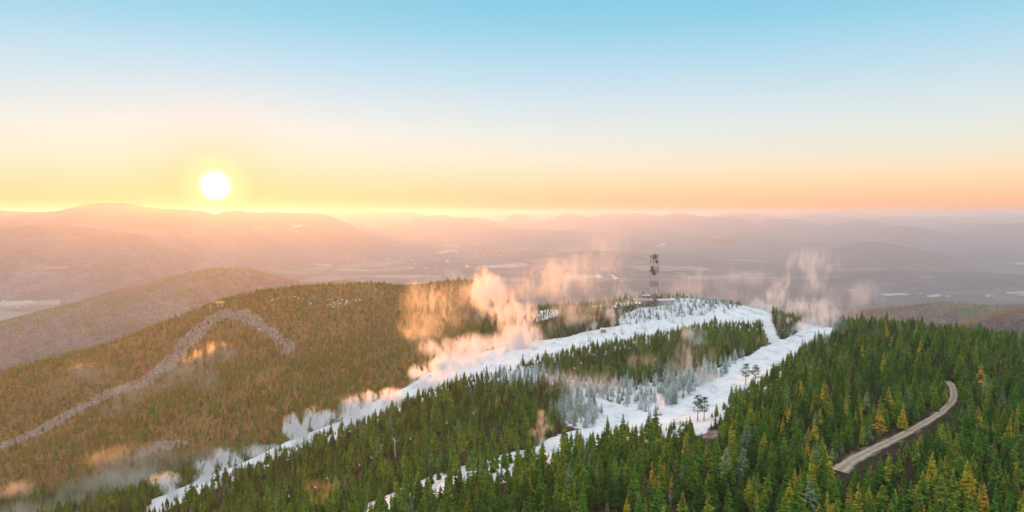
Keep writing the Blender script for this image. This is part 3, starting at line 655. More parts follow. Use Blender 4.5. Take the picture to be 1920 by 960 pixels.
barep = np.where(left, .24 + .55 * np.clip(pn + .05, 0, 1) , .045 + .12 * np.clip(pn, 0, 1))
barep = np.where(left & (py_ > 800) & (px_ < 520), .55, barep)
kind = np.where((rng.random(nT) < barep) & (kind == 0), 2, kind)
kind = np.where((hgt < 2.7) & (rng.random(nT) < .25) & (px_ > 1200), 2, kind)
kind = np.where(bare_m & (rng.random(nT) < .4), 2, kind)
tint = np.clip(.42 + .35 * fbm(tx / 70, ty / 70, 3, 91) + rng.normal(0, .32, nT) + .06 * (px_ > 1500), 0, 1) * .72
tint = np.where(left, np.clip(.60 + .5 * tint + rng.normal(0, .18, nT), 0, 1), tint)  # left-hill trees shifted to orange-brown, sun glow painted into the foliage
frost = np.where(frost_m, rng.uniform(.40, 1.0, nT), 0.0)
frost = np.where(~frost_m & ~left & (rng.random(nT) < .035), rng.uniform(.08, .22, nT), frost)
near_snow = (~frost_m) & (look(blur(M_FROST, 6), tx, ty) > .05)
frost = np.where(near_snow, rng.uniform(0, .4, nT), frost)
rot = rng.uniform(0, 6.283, nT)
nv = np.where(kind == 0, 8, 4); var = (rng.random(nT) * nv).astype(int)
wid = rng.uniform(.85, 1.2, nT) * np.where(left, 1.15, 1.0)

# on-screen size decides which stand as individuals
inview = (px_ > 5) & (px_ < 1915)
top_y = project(tx, ty, tz + hgt)[1]
inview &= (top_y < 945)
size = np.where(inview, hgt / D, 0)
indiv = np.zeros(nT, bool)
NMAX = {0: 280, 1: 130, 2: 70}
for k, n in NMAX.items():
    c_ = np.nonzero((kind == k) & (size > 0) & (frost < .5))[0]; c_ = c_[np.argsort(-size[c_])][:n]; indiv[c_] = True
c_ = np.nonzero((kind == 0) & (size > 0) & (frost >= .5))[0]; c_ = c_[np.argsort(-size[c_])][:120]; indiv[c_] = True
KN = {0: 'spruce', 1: 'gold', 2: 'bare'}

def where_words(px, py):
    if px < 620: return 'at the lower left below the long snow trail'
    if py < 700 and px < 1450: return 'on the rise between the two snow trails'
    if px < 1060: return 'by the narrow end of the second snow trail' if py > 850 else 'on the spur left of the second snow trail'
    if px < 1330: return 'before the second snow trail at bottom centre'
    if px < 1560: return 'left of the road near the bottom edge' if py > 850 else 'on the slope left of the gravel road'
    if px < 1700: return 'in front of the gravel road bend' if py > 870 else 'beside the gravel road bend'
    return 'right of the road near the bottom corner' if py > 850 else 'right of the road towards the right edge'
SHAPE = ['dense dark green spruce', 'broad green spruce', 'slim pointed spruce', 'ragged open spruce', 'wide full spruce', 'thin scraggly spruce', 'drooping dark spruce', 'loosely branched spruce']
def plant(kind_, var_, x, y, z, h, w, r, ti, fr, label, cat, group, name):
    d = KINDS[kind_][var_]
    e = thing(name, (x, y, z), label, cat, group, r); e.scale = (h * w, h * w, h)
    for part in ('trunk', 'crown'):
        p = link(part, d[part], e); p['tint'] = float(ti); p['frost'] = float(fr)
    return e
for i in np.nonzero(indiv)[0]:
    k = kind[i]; wh = where_words(px_[i], py_[i])
    sz = 'tall ' if hgt[i] > 11.5 else 'short ' if hgt[i] < 8 else ''
    if py_[i] > 985: wh += ', front row'
    hue = 'yellow-green' if tint[i] < .28 else 'golden' if tint[i] < .5 else 'orange'
    if k == 0 and frost[i] >= .5: lab, cat, grp, nm = ('white frosted ' + SHAPE[var[i]].replace('dark ', '').replace('green ', '') + ' ' + ('on the snowy slope below the radio tower' if py_[i] < 640 else 'left of the central snow patch' if px_[i] < 1120 else 'on the bank above the second snow trail, left part' if px_[i] < 1240 else 'on the bank above the second snow trail, right part'), 'spruce tree', 'frosted spruces beside the snow trails', 'frosted_spruce')
    elif k == 0: lab, cat, grp, nm = (sz + SHAPE[var[i]] + ' ' + wh, 'spruce tree', 'green spruces of the foreground forest', 'spruce_tree')
    elif k == 1: lab, cat, grp, nm = (sz + ['slim', 'broad', 'narrow', 'ragged'][var[i]] + ' ' + hue + ' conifer ' + wh, 'larch tree', 'golden conifers among the green forest', 'golden_conifer')
    else: lab, cat, grp, nm = ('leafless grey bare-twigged tree ' + wh, 'bare tree', 'leafless trees among the conifers', 'bare_tree')
    plant(KN[k], int(var[i]), tx[i], ty[i], tz[i] - .25, hgt[i], wid[i], rot[i], tint[i], frost[i], lab, cat, grp, nm)

def instancer(name, kind_, x, y, z, h, w, r, ti, fr, va, label, cat, meshes=None):
    pc = bpy.data.collections.new(name + '_models')
    for j, d in enumerate(meshes or [q['joint'] for q in KINDS[kind_]]):
        o = bpy.data.objects.new('%s_model_%02d' % (kind_, j), d); pc.objects.link(o)
    me = bpy.data.meshes.new(name); n = len(x); me.vertices.add(n)
    me.vertices.foreach_set('co', np.stack([x, y, z], -1).astype(np.float32).reshape(-1))
    def A(nm, ty_, v):
        a = me.attributes.new(nm, ty_, 'POINT'); a.data.foreach_set('vector' if ty_ == 'FLOAT_VECTOR' else 'value', v.reshape(-1))
    A('rot', 'FLOAT_VECTOR', np.stack([r * 0, r * 0, r], -1).astype(np.float32)); A('scl', 'FLOAT_VECTOR', np.stack([h * w, h * w, h], -1).astype(np.float32))
    A('tint', 'FLOAT', np.asarray(ti, np.float32)); A('frost', 'FLOAT', np.asarray(fr, np.float32)); A('variant', 'INT', np.asarray(va, np.int32))
    o = link(name, me); tag(o, label, cat, kind='stuff')
    g = bpy.data.node_groups.new(name, 'GeometryNodeTree')
    g.interface.new_socket('Geometry', in_out='INPUT', socket_type='NodeSocketGeometry'); g.interface.new_socket('Geometry', in_out='OUTPUT', socket_type='NodeSocketGeometry')
    gi = g.nodes.new('NodeGroupInput'); go = g.nodes.new('NodeGroupOutput'); ip = g.nodes.new('GeometryNodeInstanceOnPoints'); ci = g.nodes.new('GeometryNodeCollectionInfo')
    ci.inputs['Collection'].default_value = pc; ci.inputs['Separate Children'].default_value = True; ci.inputs['Reset Children'].default_value = True
    def NA(nm, ty_):
        q = g.nodes.new('GeometryNodeInputNamedAttribute'); q.data_type = ty_; q.inputs[0].default_value = nm; return q.outputs[0]
    L = g.links.new; L(gi.outputs[0], ip.inputs['Points']); L(ci.outputs[0], ip.inputs['Instance']); ip.inputs['Pick Instance'].default_value = True
    L(NA('variant', 'INT'), ip.inputs['Instance Index']); er = g.nodes.new('FunctionNodeEulerToRotation'); L(NA('rot', 'FLOAT_VECTOR'), er.inputs[0]); L(er.outputs[0], ip.inputs['Rotation'])
    L(NA('scl', 'FLOAT_VECTOR'), ip.inputs['Scale']); L(ip.outputs[0], go.inputs[0])
    md = o.modifiers.new('trees', 'NODES'); md.node_group = g
    return o
rest = ~indiv
for k, nm, lab, cat in ((0, 'spruce_forest', 'dense green spruce forest covering the mountain top', 'forest'), (1, 'golden_conifers', 'small golden conifers scattered in the green forest', 'forest'),
                        (2, 'bare_woodland', 'leafless brownish woodland on the slopes across the ravine', 'woodland')):
    s = rest & (kind == k) & (frost < .5)
    instancer(nm, KN[k], tx[s], ty[s], tz[s] - .25, hgt[s], wid[s], rot[s], tint[s], frost[s], var[s], lab, cat)
s = rest & (frost >= .5) & (kind != 2)
instancer('frosted_forest', 'spruce', tx[s], ty[s], tz[s] - .25, hgt[s], wid[s], rot[s], tint[s], frost[s], var[s], 'white frosted spruces massed between the snow trails', 'forest')
s = rest & (frost >= .5) & (kind == 2)
instancer('frosted_woodland', 'bare', tx[s], ty[s], tz[s] - .25, hgt[s], wid[s], rot[s], tint[s], frost[s], var[s], 'white frosted leafless trees between the snow trails', 'woodland')

# woods on the lower hills beyond: low-count crowns
def puff_geo(seed, conif):
    q = random.Random(seed); V = []; Fc = []
    if conif:
        for w in range(5):
            t = w / 5; n = 5
            b = len(V); a0 = q.uniform(0, 6)
            V.append((0, 0, t + .38)); V += [(math.cos(a0 + 6.283 * k / n) * .24 * (1 - t) * q.uniform(.7, 1.2), math.sin(a0 + 6.283 * k / n) * .24 * (1 - t), t + .05) for k in range(n)]
            Fc += [(b, b + 1 + k, b + 1 + (k + 1) % n) for k in range(n)]
    else:
        for j in range(34):
            p = Vector((q.gauss(0, .2), q.gauss(0, .2), q.uniform(.25, 1))); b = len(V)
            V += [tuple(p + Vector((q.uniform(-.12, .12), q.uniform(-.12, .12), q.uniform(-.12, .12)))) for _ in range(3)]; Fc.append((b, b + 1, b + 2))
    return mesh_from('far_tree', V, Fc, [M_NEEDLE if conif else M_TWIG])
PUFF = [puff_geo(1, True), puff_geo(2, True), puff_geo(3, False), puff_geo(4, False)]
fx_, fy_ = [], []
for (a0, a1, r0, r1, sp) in ((-37, -8, 2000, 4100, 11.5), (-16, 6, 2200, 4300, 13), (14, 38, 1450, 3100, 8.5)):
    n = int((math.radians(a1 - a0)) * (r1 ** 2 - r0 ** 2) / 2 / sp ** 2)
    th = np.radians(rng.uniform(a0, a1, n)); rr = np.sqrt(rng.uniform(r0 ** 2, r1 ** 2, n)); fx_.append(rr * np.sin(th)); fy_.append(rr * np.cos(th))
fx_ = np.concatenate(fx_); fy_ = np.concatenate(fy_); fz_ = far_h(fx_, fy_)
qx, qy = project(fx_, fy_, fz_); ok = (fz_ > CZ - 560) & (qx > -150) & (qx < 2070) & (rng.random(fx_.size) < .9)
fx_, fy_, fz_ = fx_[ok], fy_[ok], fz_[ok]; n = fx_.size
conif = fbm(fx_ / 260, fy_ / 260, 4, 55) + rng.normal(0, .12, n) > np.where(fx_ > 0, .16, .02) - .3 * sstep(CZ - 380, CZ - 260, fz_)
va = np.where(conif, rng.integers(0, 2, n), 2 + rng.integers(0, 2, n))
instancer('hillside_woods', 'far', fx_, fy_, fz_ - .5, rng.uniform(7, 12, n), rng.uniform(.9, 1.3, n), rng.uniform(0, 6.28, n), rng.uniform(.2, .9, n), np.zeros(n), va, 'brown and green woods on the lower hills beyond the summit', 'woods', PUFF)
print('trees', nT, 'indiv', int(indiv.sum()), 'far', n)

# the solitary pines standing against the second snow trail
def g3(px, py): p = ground(px, py); return p
for (px, py, hpx, vr, nm) in ((1308,790,50,0,'taller pine'), (1320,789,47,1,'second pine')):
    p = g3(px, py); h = hpx * p[1] / F
    plant('pine', vr, p[0], p[1], p[2] - .2, h, 1.15, vr * 2.0, .1, .05, ('left' if vr == 0 else 'right') + ' of two lone pines standing against the white snow trail', 'pine tree', 'lone pines beside the second snow trail', 'pine_tree')
for (px, py, hpx, vr, lab) in ((1398,722,42,1,'left of two dark pines at the upper edge of the second snow trail'), (1416,724,40,0,'right of two dark pines at the upper edge of the second snow trail')):
    p = g3(px, py); plant('pine', vr, p[0], p[1], p[2] - .2, hpx * p[1] / F, 1.2, 1 + vr, .1, .05, lab, 'pine tree', 'lone pines beside the second snow trail', 'pine_tree')

# ------------------------------------------------------------------ radio tower and summit buildings
M_RED = mat('tower_red', (.24, .085, .06), .5); M_WHITE = mat('tower_white', (.72, .70, .68), .5); M_STEEL = mat('galvanised_steel', (.40, .42, .43), .45, .6)
M_DARK = mat('dark_equipment', (.05, .06, .09), .5); M_DISH = mat('dish_grey', (.55, .60, .66), .4); M_SNOWR = mat('roof_snow', (.82, .84, .88), .8)
M_GREEN = mat('green_boards', (.045, .085, .060), .8); M_GREYW = mat('grey_boards', (.30, .25, .24), .85); M_LIT = mat('lit_window', (.6, .5, .3), .4, emit=(1, .78, .42), es=1.3)
M_GLASS = mat('window_glass', (.05, .07, .08), .1); M_CONC = mat('concrete', (.42, .40, .38), .9); M_CHAIR = mat('chair_white', (.80, .80, .82), .35); M_TAN = mat('tan_wall', (.42, .30, .22), .85)
M_YEL = mat('yellow_panel', (.75, .55, .10), .5); M_RUB = mat('cable_black', (.04, .04, .045), .6)
def hz(px, py, D): p = at(px, py, D); return p[0], p[1], float(H(p[0], p[1]))

def lattice_tower():
    D = 762; base = at(1226, 563, D); top = at(1226, 477, D); gz = float(H(base[0], D)); hh = top[2] - gz
    t = thing('radio_tower', (base[0], D, gz), 'tall red and white lattice radio tower carrying dishes on the snowy summit', 'radio tower', rz=.3)
    def half(z): return (4.6 * (1 - z / hh) + 2.6 * (z / hh)) * .82
    n = 14; zs = [hh * (i / n) for i in range(n + 1)]
    for cx_, cy_ in ((-1, -1), (1, -1), (1, 1), (-1, 1)):
        b = MB(); a, c_ = half(0), half(hh); b.bar((cx_ * a, cy_ * a, -1), (cx_ * c_, cy_ * c_, hh), .24, .18, 6)
        b.build('leg', M_RED, t)
    for i in range(n):
        b = MB(); z0, z1 = zs[i], zs[i + 1]; a, c_ = half(z0), half(z1); C4 = [(-1, -1), (1, -1), (1, 1), (-1, 1)]
        for k in range(4):
            p, q = C4[k], C4[(k + 1) % 4]
            b.bar((p[0] * a, p[1] * a, z0), (q[0] * c_, q[1] * c_, z1), .12, None, 4); b.bar((q[0] * a, q[1] * a, z0), (p[0] * c_, p[1] * c_, z1), .12, None, 4)
            b.bar((p[0] * c_, p[1] * c_, z1), (q[0] * c_, q[1] * c_, z1), .13, None, 4)
        b.build('bracing', (M_WHITE if (i // 2) % 2 else M_RED), t)
    for z in (.60, .72, .88, .97):
        b = MB(); w = half(hh * z) * 2 + 1.6; b.box((0, 0, hh * z), (w, w, .25)); 
        for s_ in (-1, 1): b.box((0, s_ * w / 2, hh * z + 1), (w, .08, .08)); b.box((s_ * w / 2, 0, hh * z + 1), (.08, w, .08))
        b.build('platform', M_STEEL, t)
    def dish(x, y, z, r, a, m=M_DISH):
        r *= 1.3; b = MB(); V = [(0, 0, 0)]; n_ = 12
        for k in range(n_): V.append((.45 * r, r * math.cos(6.283 * k / n_), r * math.sin(6.283 * k / n_)))
        for k in range(n_): V.append((.9 * r, r * math.cos(6.283 * k / n_), r * math.sin(6.283 * k / n_)))
        ca, sa = math.cos(a), math.sin(a); V = [(x + v[0] * ca - v[1] * sa, y + v[0] * sa + v[1] * ca, z + v[2]) for v in V]
        b.add(V, [(0, 1 + k, 1 + (k + 1) % n_) for k in range(n_)] + [(1 + k, 1 + n_ + k, 1 + n_ + (k + 1) % n_, 1 + (k + 1) % n_) for k in range(n_)] + [tuple(range(1 + n_, 1 + 2 * n_))])
        b.build('dish', m, t)
    dish(-1, -2.6, hh * .955, 1.7, -1.9, M_DARK); dish(-2.6, -1.6, hh * .66, 1.5, -2.3, M_DARK); dish(-2.2, -2.5, hh * .60, 1.6, -1.8, M_DARK); dish(-2.4, -1, hh * .72, 1.2, -2.6, M_DARK)
    dish(3, -1.2, hh * .655, 1.2, -.4); dish(-3.2, -1, hh * .86, 1.1, 3.3); dish(.6, -2.6, hh * .85, 1.3, -1.3, M_DARK); dish(3, 0, hh * .80, .9, 0, M_TAN)
    for (x, y, z, L_) in ((4.6, 0, .955, 3), (-4.6, 0, .955, 3), (4.8, .5, .83, 3), (-5, 0, .845, 2.5), (5.2, 0, .73, 2.6), (-5.2, .4, .73, 2.6), (5.8, 0, .655, 2.8), (-5.4, 0, .65, 2.8)):
        b = MB(); b.bar((0, y, hh * z), (x, y, hh * z), .09, None, 4); b.box((x, y, hh * z), (.55, .55, L_)); b.build('panel_antenna', M_DARK if y == 0 else M_STEEL, t)
    b = MB(); b.bar((0, 0, hh), (0, 0, hh + 4.5), .09, .05, 4); b.bar((1.6, 1, hh), (1.6, 1, hh + 2.8), .06, None, 4); b.bar((-1.6, -1, hh), (-1.6, -1, hh + 3.2), .06, None, 4); b.build('whip_antenna', M_STEEL, t)
lattice_tower()
x, y, z = hz(1171, 540, 800); p1 = at(1171, 505, 800)
t = thing('guyed_mast', (x, y, z), 'thin plain steel mast rising from the orange-lit trees left of the tower', 'mast')
b = MB(); b.bar((0, 0, -1), (0, 0, p1[2] - z), .13, .09, 5); b.build('pole', M_STEEL, t)
for a in (0, 2.1, 4.2):
    b = MB(); b.bar((0, 0, (p1[2] - z) * .8), (math.cos(a) * 11, math.sin(a) * 11, 0), .03, None, 3); b.build('guy_wire', M_STEEL, t)

def gabled(MBo, w, d, z0, rise, over=.5):
    V = [(-w / 2 - over, -d / 2 - over, z0), (w / 2 + over, -d / 2 - over, z0), (w / 2 + over, d / 2 + over, z0), (-w / 2 - over, d / 2 + over, z0), (-w / 2 - over, 0, z0 + rise), (w / 2 + over, 0, z0 + rise)]
    MBo.add(V, [(0, 1, 5, 4), (2, 3, 4, 5), (0, 4, 3), (1, 2, 5), (3, 2, 1, 0)]); return MBo
def set_house(name, px, py, D, w, d, h, rise, wallm, roofm, label, cat, rz, wins=(), group=None, flat=False):
    x, y, z = hz(px, py, D); z = min(z, at(px, py, D)[2] + 1.5) if False else z
    t = thing(name, (x, y, z), label, cat, group, rz)
    b = MB(); b.box((0, 0, h / 2 - 1), (w, d, h + 2)); b.build('wall', wallm, t)
    b = MB()
    if flat: b.box((0, 0, h + .35), (w + 1.4, d + 1.4, .6)); b.build('roof', roofm, t)
    else: gabled(b, w, d, h + .01, rise); b.build('roof', roofm, t)
    for (wx, wz, ww, wh, m) in wins:
        f = MB(); f.box((wx, -d / 2 - .05, wz), (ww + .3, .12, wh + .3)); fo = f.build('window', M_WHITE, t)
        g_ = MB(); g_.box((wx, -d / 2 - .14, wz), (ww, .06, wh)); g_.build('pane', m, fo)
    return t
t = set_house('summit_lodge', 1206, 561, 752, 18, 10, 5.6, 0, M_GREEN, M_SNOWR, 'dark green summit lodge with white-edged flat roof and lit windows left of the tower', 'building', -.1,
      [(-7.6, 3.2, 1.6, 2.2, M_LIT), (-4.2, 3.0, 1.5, 1.8, M_LIT), (-1, 3, 1.4, 1.6, M_GLASS), (2.2, 3, 1.4, 1.6, M_GLASS), (5.4, 3, 1.4, 1.6, M_GLASS)], flat=True)
b = MB(); b.box((-.5, 0, 7.0), (15.5, 8.0, 1.5)); b.build('roof_deck', M_GREYW, t)
b = MB(); b.box((3.5, 1.5, 9.0), (7, 5, 2.4)); up = b.build('lookout_room', M_DARK, t); b = MB(); b.box((3.5, 1.5, 10.5), (9, 6.5, .5)); b.build('lookout_roof', M_SNOWR, up)
set_house('equipment_building', 1247, 562, 752, 17, 8, 4.2, 1.2, M_GREYW, M_SNOWR, 'long low tan building with snowy roof right of the tower', 'building', .06, [(-5, 2.4, 1.5, 1.4, M_GLASS), (0, 2.4, 1.5, 1.4, M_GLASS), (5, 2.4, 1.5, 1.4, M_GLASS)])
t = set_house('trail_hut', 1131, 623, 688, 5.2, 4.2, 3.6, 1.3, M_TAN, M_SNOWR, 'small tan hut with snowy roof on the upper snow trail', 'hut', -.1, [(0, 2, 1.2, 1.1, M_GLASS)])
# lift terminal on the left hill
x, y, z = hz(413, 571, 1028)
t = thing('lift_terminal', (x, y, z), 'bright yellow chairlift terminal on the crest of the left hill', 'lift terminal', rz=.2)
b = MB(); b.box((0, 0, 5.4), (12, 4.6, 2.6)); gabled(b, 11, 4, 6.72, 1.3, .3); b.build('housing', M_YEL, t)
b = MB(); b.box((-3.5, 0, 2), (1.3, 1.6, 6)); b.build('support', M_WHITE, t); b = MB(); b.box((3.5, 0, 2), (1.3, 1.6, 6)); b.build('support', M_WHITE, t)
b = MB(); b.box((0, -2, 1.4), (8.5, 2.5, 2.8)); cb = b.build('operator_cabin', M_WHITE, t); b = MB(); b.box((0, -3.3, 1.8), (6, .1, 1.2)); b.build('pane', M_GLASS, cb)
x, y, z = hz(394, 573, 1020)
t = thing('lift_pylon', (x, y, z), 'short pale lift pylon just left of the yellow lift terminal', 'pylon', 'chairlift pylons')
b = MB(); b.bar((0, 0, -1), (0, 0, 10), .4, .25, 6); b.build('pole', M_WHITE, t); b = MB(); b.box((0, 0, 10), (.3, 5, .3)); b.build('crossarm', M_WHITE, t)

# ------------------------------------------------------------------ chairlift over the spur
DIR = Vector((.93, .36, 0)).normalized()
def pylon(px, py_top, D, hh, label):
    p = at(px, py_top, D); gz = float(H(p[0], p[1])); z0 = min(gz - 1, p[2] - hh)
    t = thing('lift_pylon', (p[0], p[1], z0), label, 'pylon', 'chairlift pylons', rz=math.atan2(DIR.y, DIR.x)); hh = p[2] - z0
    b = MB(); b.bar((0, 0, -.5), (-.7, 0, hh), .52, .34, 8); b.build('pole', M_WHITE, t)
    b = MB(); b.box((-.7, 0, hh), (.45, 6.4, .45)); ca_ = b.build('crossarm', M_WHITE, t)
    for s_ in (-1, 1):
        b = MB(); b.box((-.7, s_ * 3, hh + .5), (3.0, .3, .35)); b.build('sheave_train', M_STEEL, ca_)
    b = MB(); b.bar((-.7, 0, hh), (-.7, -.9, hh + 1.6), .12, None, 4); b.bar((-.7, 0, hh), (-.7, .9, hh + 1.6), .12, None, 4); b.build('lifting_frame', M_STEEL, t)
    b = MB()
    for k in range(int(hh / .6)): b.bar((.35, -.25, k * .6), (.35, .25, k * .6), .03, None, 3)
    b.build('ladder', M_STEEL, t)
    return p
P1 = pylon(742, 826, liftD(742), 14, 'leaning white lift pylon with crossarm among trees on the lower spur')
P2 = pylon(1195, 627, liftD(1195), 11, 'white lift pylon at the upper tree edge below the snow trail')
P3 = pylon(1280, 593, liftD(1280), 9, 'distant T-shaped lift pylon on the upper snow trail')
for i, (px, py) in enumerate(CHAIRS):
    p = at(px, py, liftD(px)); W8 = ['lowest white lift chair at bottom left above the spruces', 'second white lift chair up from bottom left', 'third white lift chair up from bottom left', 'white lift chair well left of and below the leaning pylon',
         'white lift chair nearest left of the leaning pylon', 'white lift chair just right of the leaning pylon', 'second white lift chair right of the leaning pylon', 'third white lift chair right of the leaning pylon', 'lower of two adjacent white lift chairs over the wooded rise',
         'upper of two adjacent white lift chairs over the wooded rise', 'highest white lift chair near the upper snow trail']
    t = thing('lift_chair', tuple(p), W8[i], 'lift chair', 'chairs hanging on the lift line', rz=math.atan2(DIR.y, DIR.x))
    b = MB(); b.box((0, 0, -.5), (.6, 2.0, .12)); b.build('seat', M_CHAIR, t)
    b = MB(); b.box((-.3, 0, -.1), (.12, 2.0, .8)); b.build('backrest', M_CHAIR, t)
    b = MB(); b.bar((0, -1, -.5), (-.2, -1, .6), .05, None, 4); b.bar((0, 1, -.5), (-.2, 1, .6), .05, None, 4); b.bar((-.2, -1, .6), (-.2, 1, .6), .05, None, 4); b.bar((-.2, 0, .6), (-.2, 0, 3.2), .05, None, 4); b.build('hanger', M_STEEL, t)
for s_, nm in ((-3, 'nearer'), (3, 'farther')):
    b = MB(); off = Vector((-DIR.y, DIR.x, 0)) * s_; q = [at(a, c_, liftD(a)) for a, c_ in ((500, 930), (742, 825), (980, 716), (1195, 626), (1280, 592))]
    for k in range(4):
        for j in range(5):
            f = lambda u: Vector(q[k]) * (1 - u) + Vector(q[k + 1]) * u + off - Vector((0, 0, 4 * 1.2 * u * (1 - u)))
            b.bar(f(j / 5), f((j + 1) / 5), .035, None, 3)
    o = b.build('lift_cable', M_RUB); tag(o, nm + ' steel cable of the chairlift strung over the wooded spur', 'cable', 'chairlift cables')

# snowmaking fan guns at the foot of the plumes
GUNS = [(1144,753,'small snow gun on the snow beside the frosted trees'), (1238,779,'snow gun under the small white jet on the second snow trail'), (1484,622,'snow gun at the top bend of the second snow trail'), (1167,627,'snow gun under the narrow jet right of the hut'), (1104,640,'snow gun left of the hut on the upper snow trail'), (1152,627,'snow gun under the tall plume beside the hut')]
for px, py, lab in GUNS:
    p = ground(px, py)
    t = thing('snow_gun', tuple(p), lab, 'snow gun', 'snow guns along the trails', rz=rnd.uniform(0, 6))
    b = MB(); b.box((0, 0, .5), (1.8, 1.2, .25)); b.bar((-.6, .7, .35), (-.6, -.7, .35), .35, None, 8); b.bar((.6, .7, .35), (.6, -.7, .35), .35, None, 8); b.build('carriage', M_DARK, t)
    b = MB(); b.bar((-.5, 0, 1.5), (1.0, 0, 2.1), .75, .6, 10); b.build('fan_barrel', M_CHAIR, t)
    b = MB(); b.bar((0, 0, .5), (0, 0, 1.6), .12, None, 5); b.build('swivel', M_STEEL, t)

# ------------------------------------------------------------------ valley: water, fields, runway, buildings
def water_mat():
    m, t, o = shader_mat('still_water'); b = N(t, 'ShaderNodeBsdfPrincipled'); b.inputs['Base Color'].default_value = (.95, .95, .95, 1); b.inputs['Metallic'].default_value = 1.0
    b.inputs['Roughness'].default_value = .12; nz = N(t, 'ShaderNodeTexNoise'); nz.inputs['Scale'].default_value = .02; bp = N(t, 'ShaderNodeBump'); bp.inputs['Strength'].default_value = .05
    g = N(t, 'ShaderNodeNewGeometry'); t.links.new(g.outputs['Position'], nz.inputs[0]); t.links.new(nz.outputs[0], bp.inputs['Height']); t.links.new(bp.outputs[0], b.inputs['Normal'])
    t.links.new(b.outputs[0], o.inputs[0]); return m
M_WATER = water_mat(); M_FIELD = mat('snowy_field', (.26, .22, .20), .95); M_ICE = mat('bright_snowfield', (.50, .46, .44), .8); M_RUNWAY = mat('pale_runway', (.38, .35, .33), .9); M_STUB = mat('stubble_field', (.30, .26, .21), .95)
def sheet(name, pts, m, off, flat=False, kind='structure', label=None, cat=None, group=None):
    P3_ = [far_ground(a, b_) for a, b_ in pts]; poly = [(q[0], q[1]) for q in P3_]; zmin = min(q[2] for q in P3_); zmax = max(q[2] for q in P3_)
    xs = [q[0] for q in poly]; ys = [q[1] for q in poly]; nx_ = 26; X = np.linspace(min(xs), max(xs), nx_ + 1); Y = np.linspace(min(ys), max(ys), nx_ + 1); MX, MY = np.meshgrid(X, Y)
    Z = far_h(MX, MY) + off if not flat else np.full(MX.shape, zmax + off); cxm = (MX[:-1, :-1] + MX[1:, 1:]) / 2; cym = (MY[:-1, :-1] + MY[1:, 1:]) / 2
    sel = inpoly(cxm, cym, poly).reshape(-1); idx = np.arange((nx_ + 1) ** 2).reshape(nx_ + 1, -1); qd = np.stack([idx[:-1, :-1], idx[:-1, 1:], idx[1:, 1:], idx[1:, :-1]], -1).reshape(-1, 4)[sel]
    if len(qd) == 0: return
    co = np.stack([MX, MY, Z], -1).reshape(-1, 3); used, inv = np.unique(qd, return_inverse=True); inv = inv.reshape(-1, 4)
    o = link(name, mesh_from(name, co[used].tolist(), inv.tolist(), [m], smooth=True)); tag(o, label, cat, group, kind); return o
sheet('lake', [(1327,453),(1338,450),(1350,450),(1362,448),(1379,447),(1372,451),(1364,454),(1358,457),(1348,456),(1336,457)], M_WATER, 30, True)
sheet('river', [(609,511),(614,506),(620,505),(624,500),(630,496),(636,495),(634,501),(628,506),(622,508),(616,512)], M_WATER, 4, True)
sheet('pond', [(834,492),(838,487),(843,490),(840,494)], M_WATER, 4, True); sheet('pond', [(873,504),(873,496),(876,500),(879,496),(879,504)], M_WATER, 4, True)
sheet('pond', [(1114,520),(1122,516),(1131,520),(1124,524)], M_WATER, 4, True); sheet('pond', [(1144,517),(1150,517),(1160,523),(1152,526)], M_WATER, 4, True)
FIELDS = [([(640,496),(700,492),(755,488),(762,492),(720,500),(650,504)],0),([(828,506),(860,504),(890,532),(850,534)],0),([(795,524),(826,518),(830,526),(800,532)],0),([(815,474),(850,468),(862,471),(830,476)],1),([(820,463),(880,458),(900,459),(860,465)],0),
          ([(900,498),(960,496),(975,500),(920,503)],1),([(1020,500),(1080,498),(1160,504),(1120,509),(1040,507)],0),([(1040,516),(1110,516),(1140,522),(1060,524)],1),([(560,530),(600,518),(660,520),(640,526)],0),([(940,470),(990,466),(1010,470),(960,474)],0),
          ([(1225,462),(1245,455),(1250,458),(1235,464)],1),([(0,566),(50,564),(70,570),(10,576)],1),([(0,575),(60,575),(50,580),(0,583)],0),([(545,425),(568,422),(570,426),(548,429)],1),([(1650,552),(1700,551),(1712,553),(1660,556)],1),([(1735,556),(1760,552),(1768,556),(1745,559)],1),
          ([(1720,520),(1750,518),(1755,522),(1730,524)],0),([(1900,494),(1925,492),(1925,496),(1905,497)],1),([(1885,549),(1925,546),(1925,550),(1890,552)],1),([(1590,543),(1605,543),(1604,546),(1592,546)],1),([(980,488),(1040,485),(1060,488),(1000,492)],0),([(700,505),(760,500),(790,503),(720,510)],0),
          ([(1090,470),(1130,466),(1140,469),(1100,473)],0),([(850,538),(870,538),(868,541),(852,541)],1),([(80,500),(130,500),(120,506),(85,506)],0),([(1250,505),(1300,503),(1310,506),(1260,509)],0),([(1180,492),(1230,490),(1236,493),(1190,496)],0)]
for v, k in FIELDS: sheet('snow_field' if k else 'open_field', v, (M_ICE if k else M_FIELD), 3.2)
sheet('runway', [(841,508),(844,508),(869,534),(862,534)], M_CONC, 5.0)
HOUSES = [(rnd.uniform(850, 990), rnd.uniform(465, 481)) for _ in range(34)] + [(rnd.uniform(0, 60), rnd.uniform(563, 580)) for _ in range(16)] + [(rnd.uniform(545, 570), rnd.uniform(424, 444)) for _ in range(6)] + \
         [(rnd.uniform(1000, 1160), rnd.uniform(486, 524)) for _ in range(14)] + [(rnd.uniform(640, 800), rnd.uniform(485, 500)) for _ in range(10)] + [(rnd.uniform(1640, 1900), rnd.uniform(550, 558)) for _ in range(6)] + [(rnd.uniform(770, 900), rnd.uniform(500, 516)) for _ in range(8)]
M_PALEW = mat('pale_wall', (.78, .76, .73), .8); M_DROOF = mat('grey_roof', (.45, .43, .43), .7)
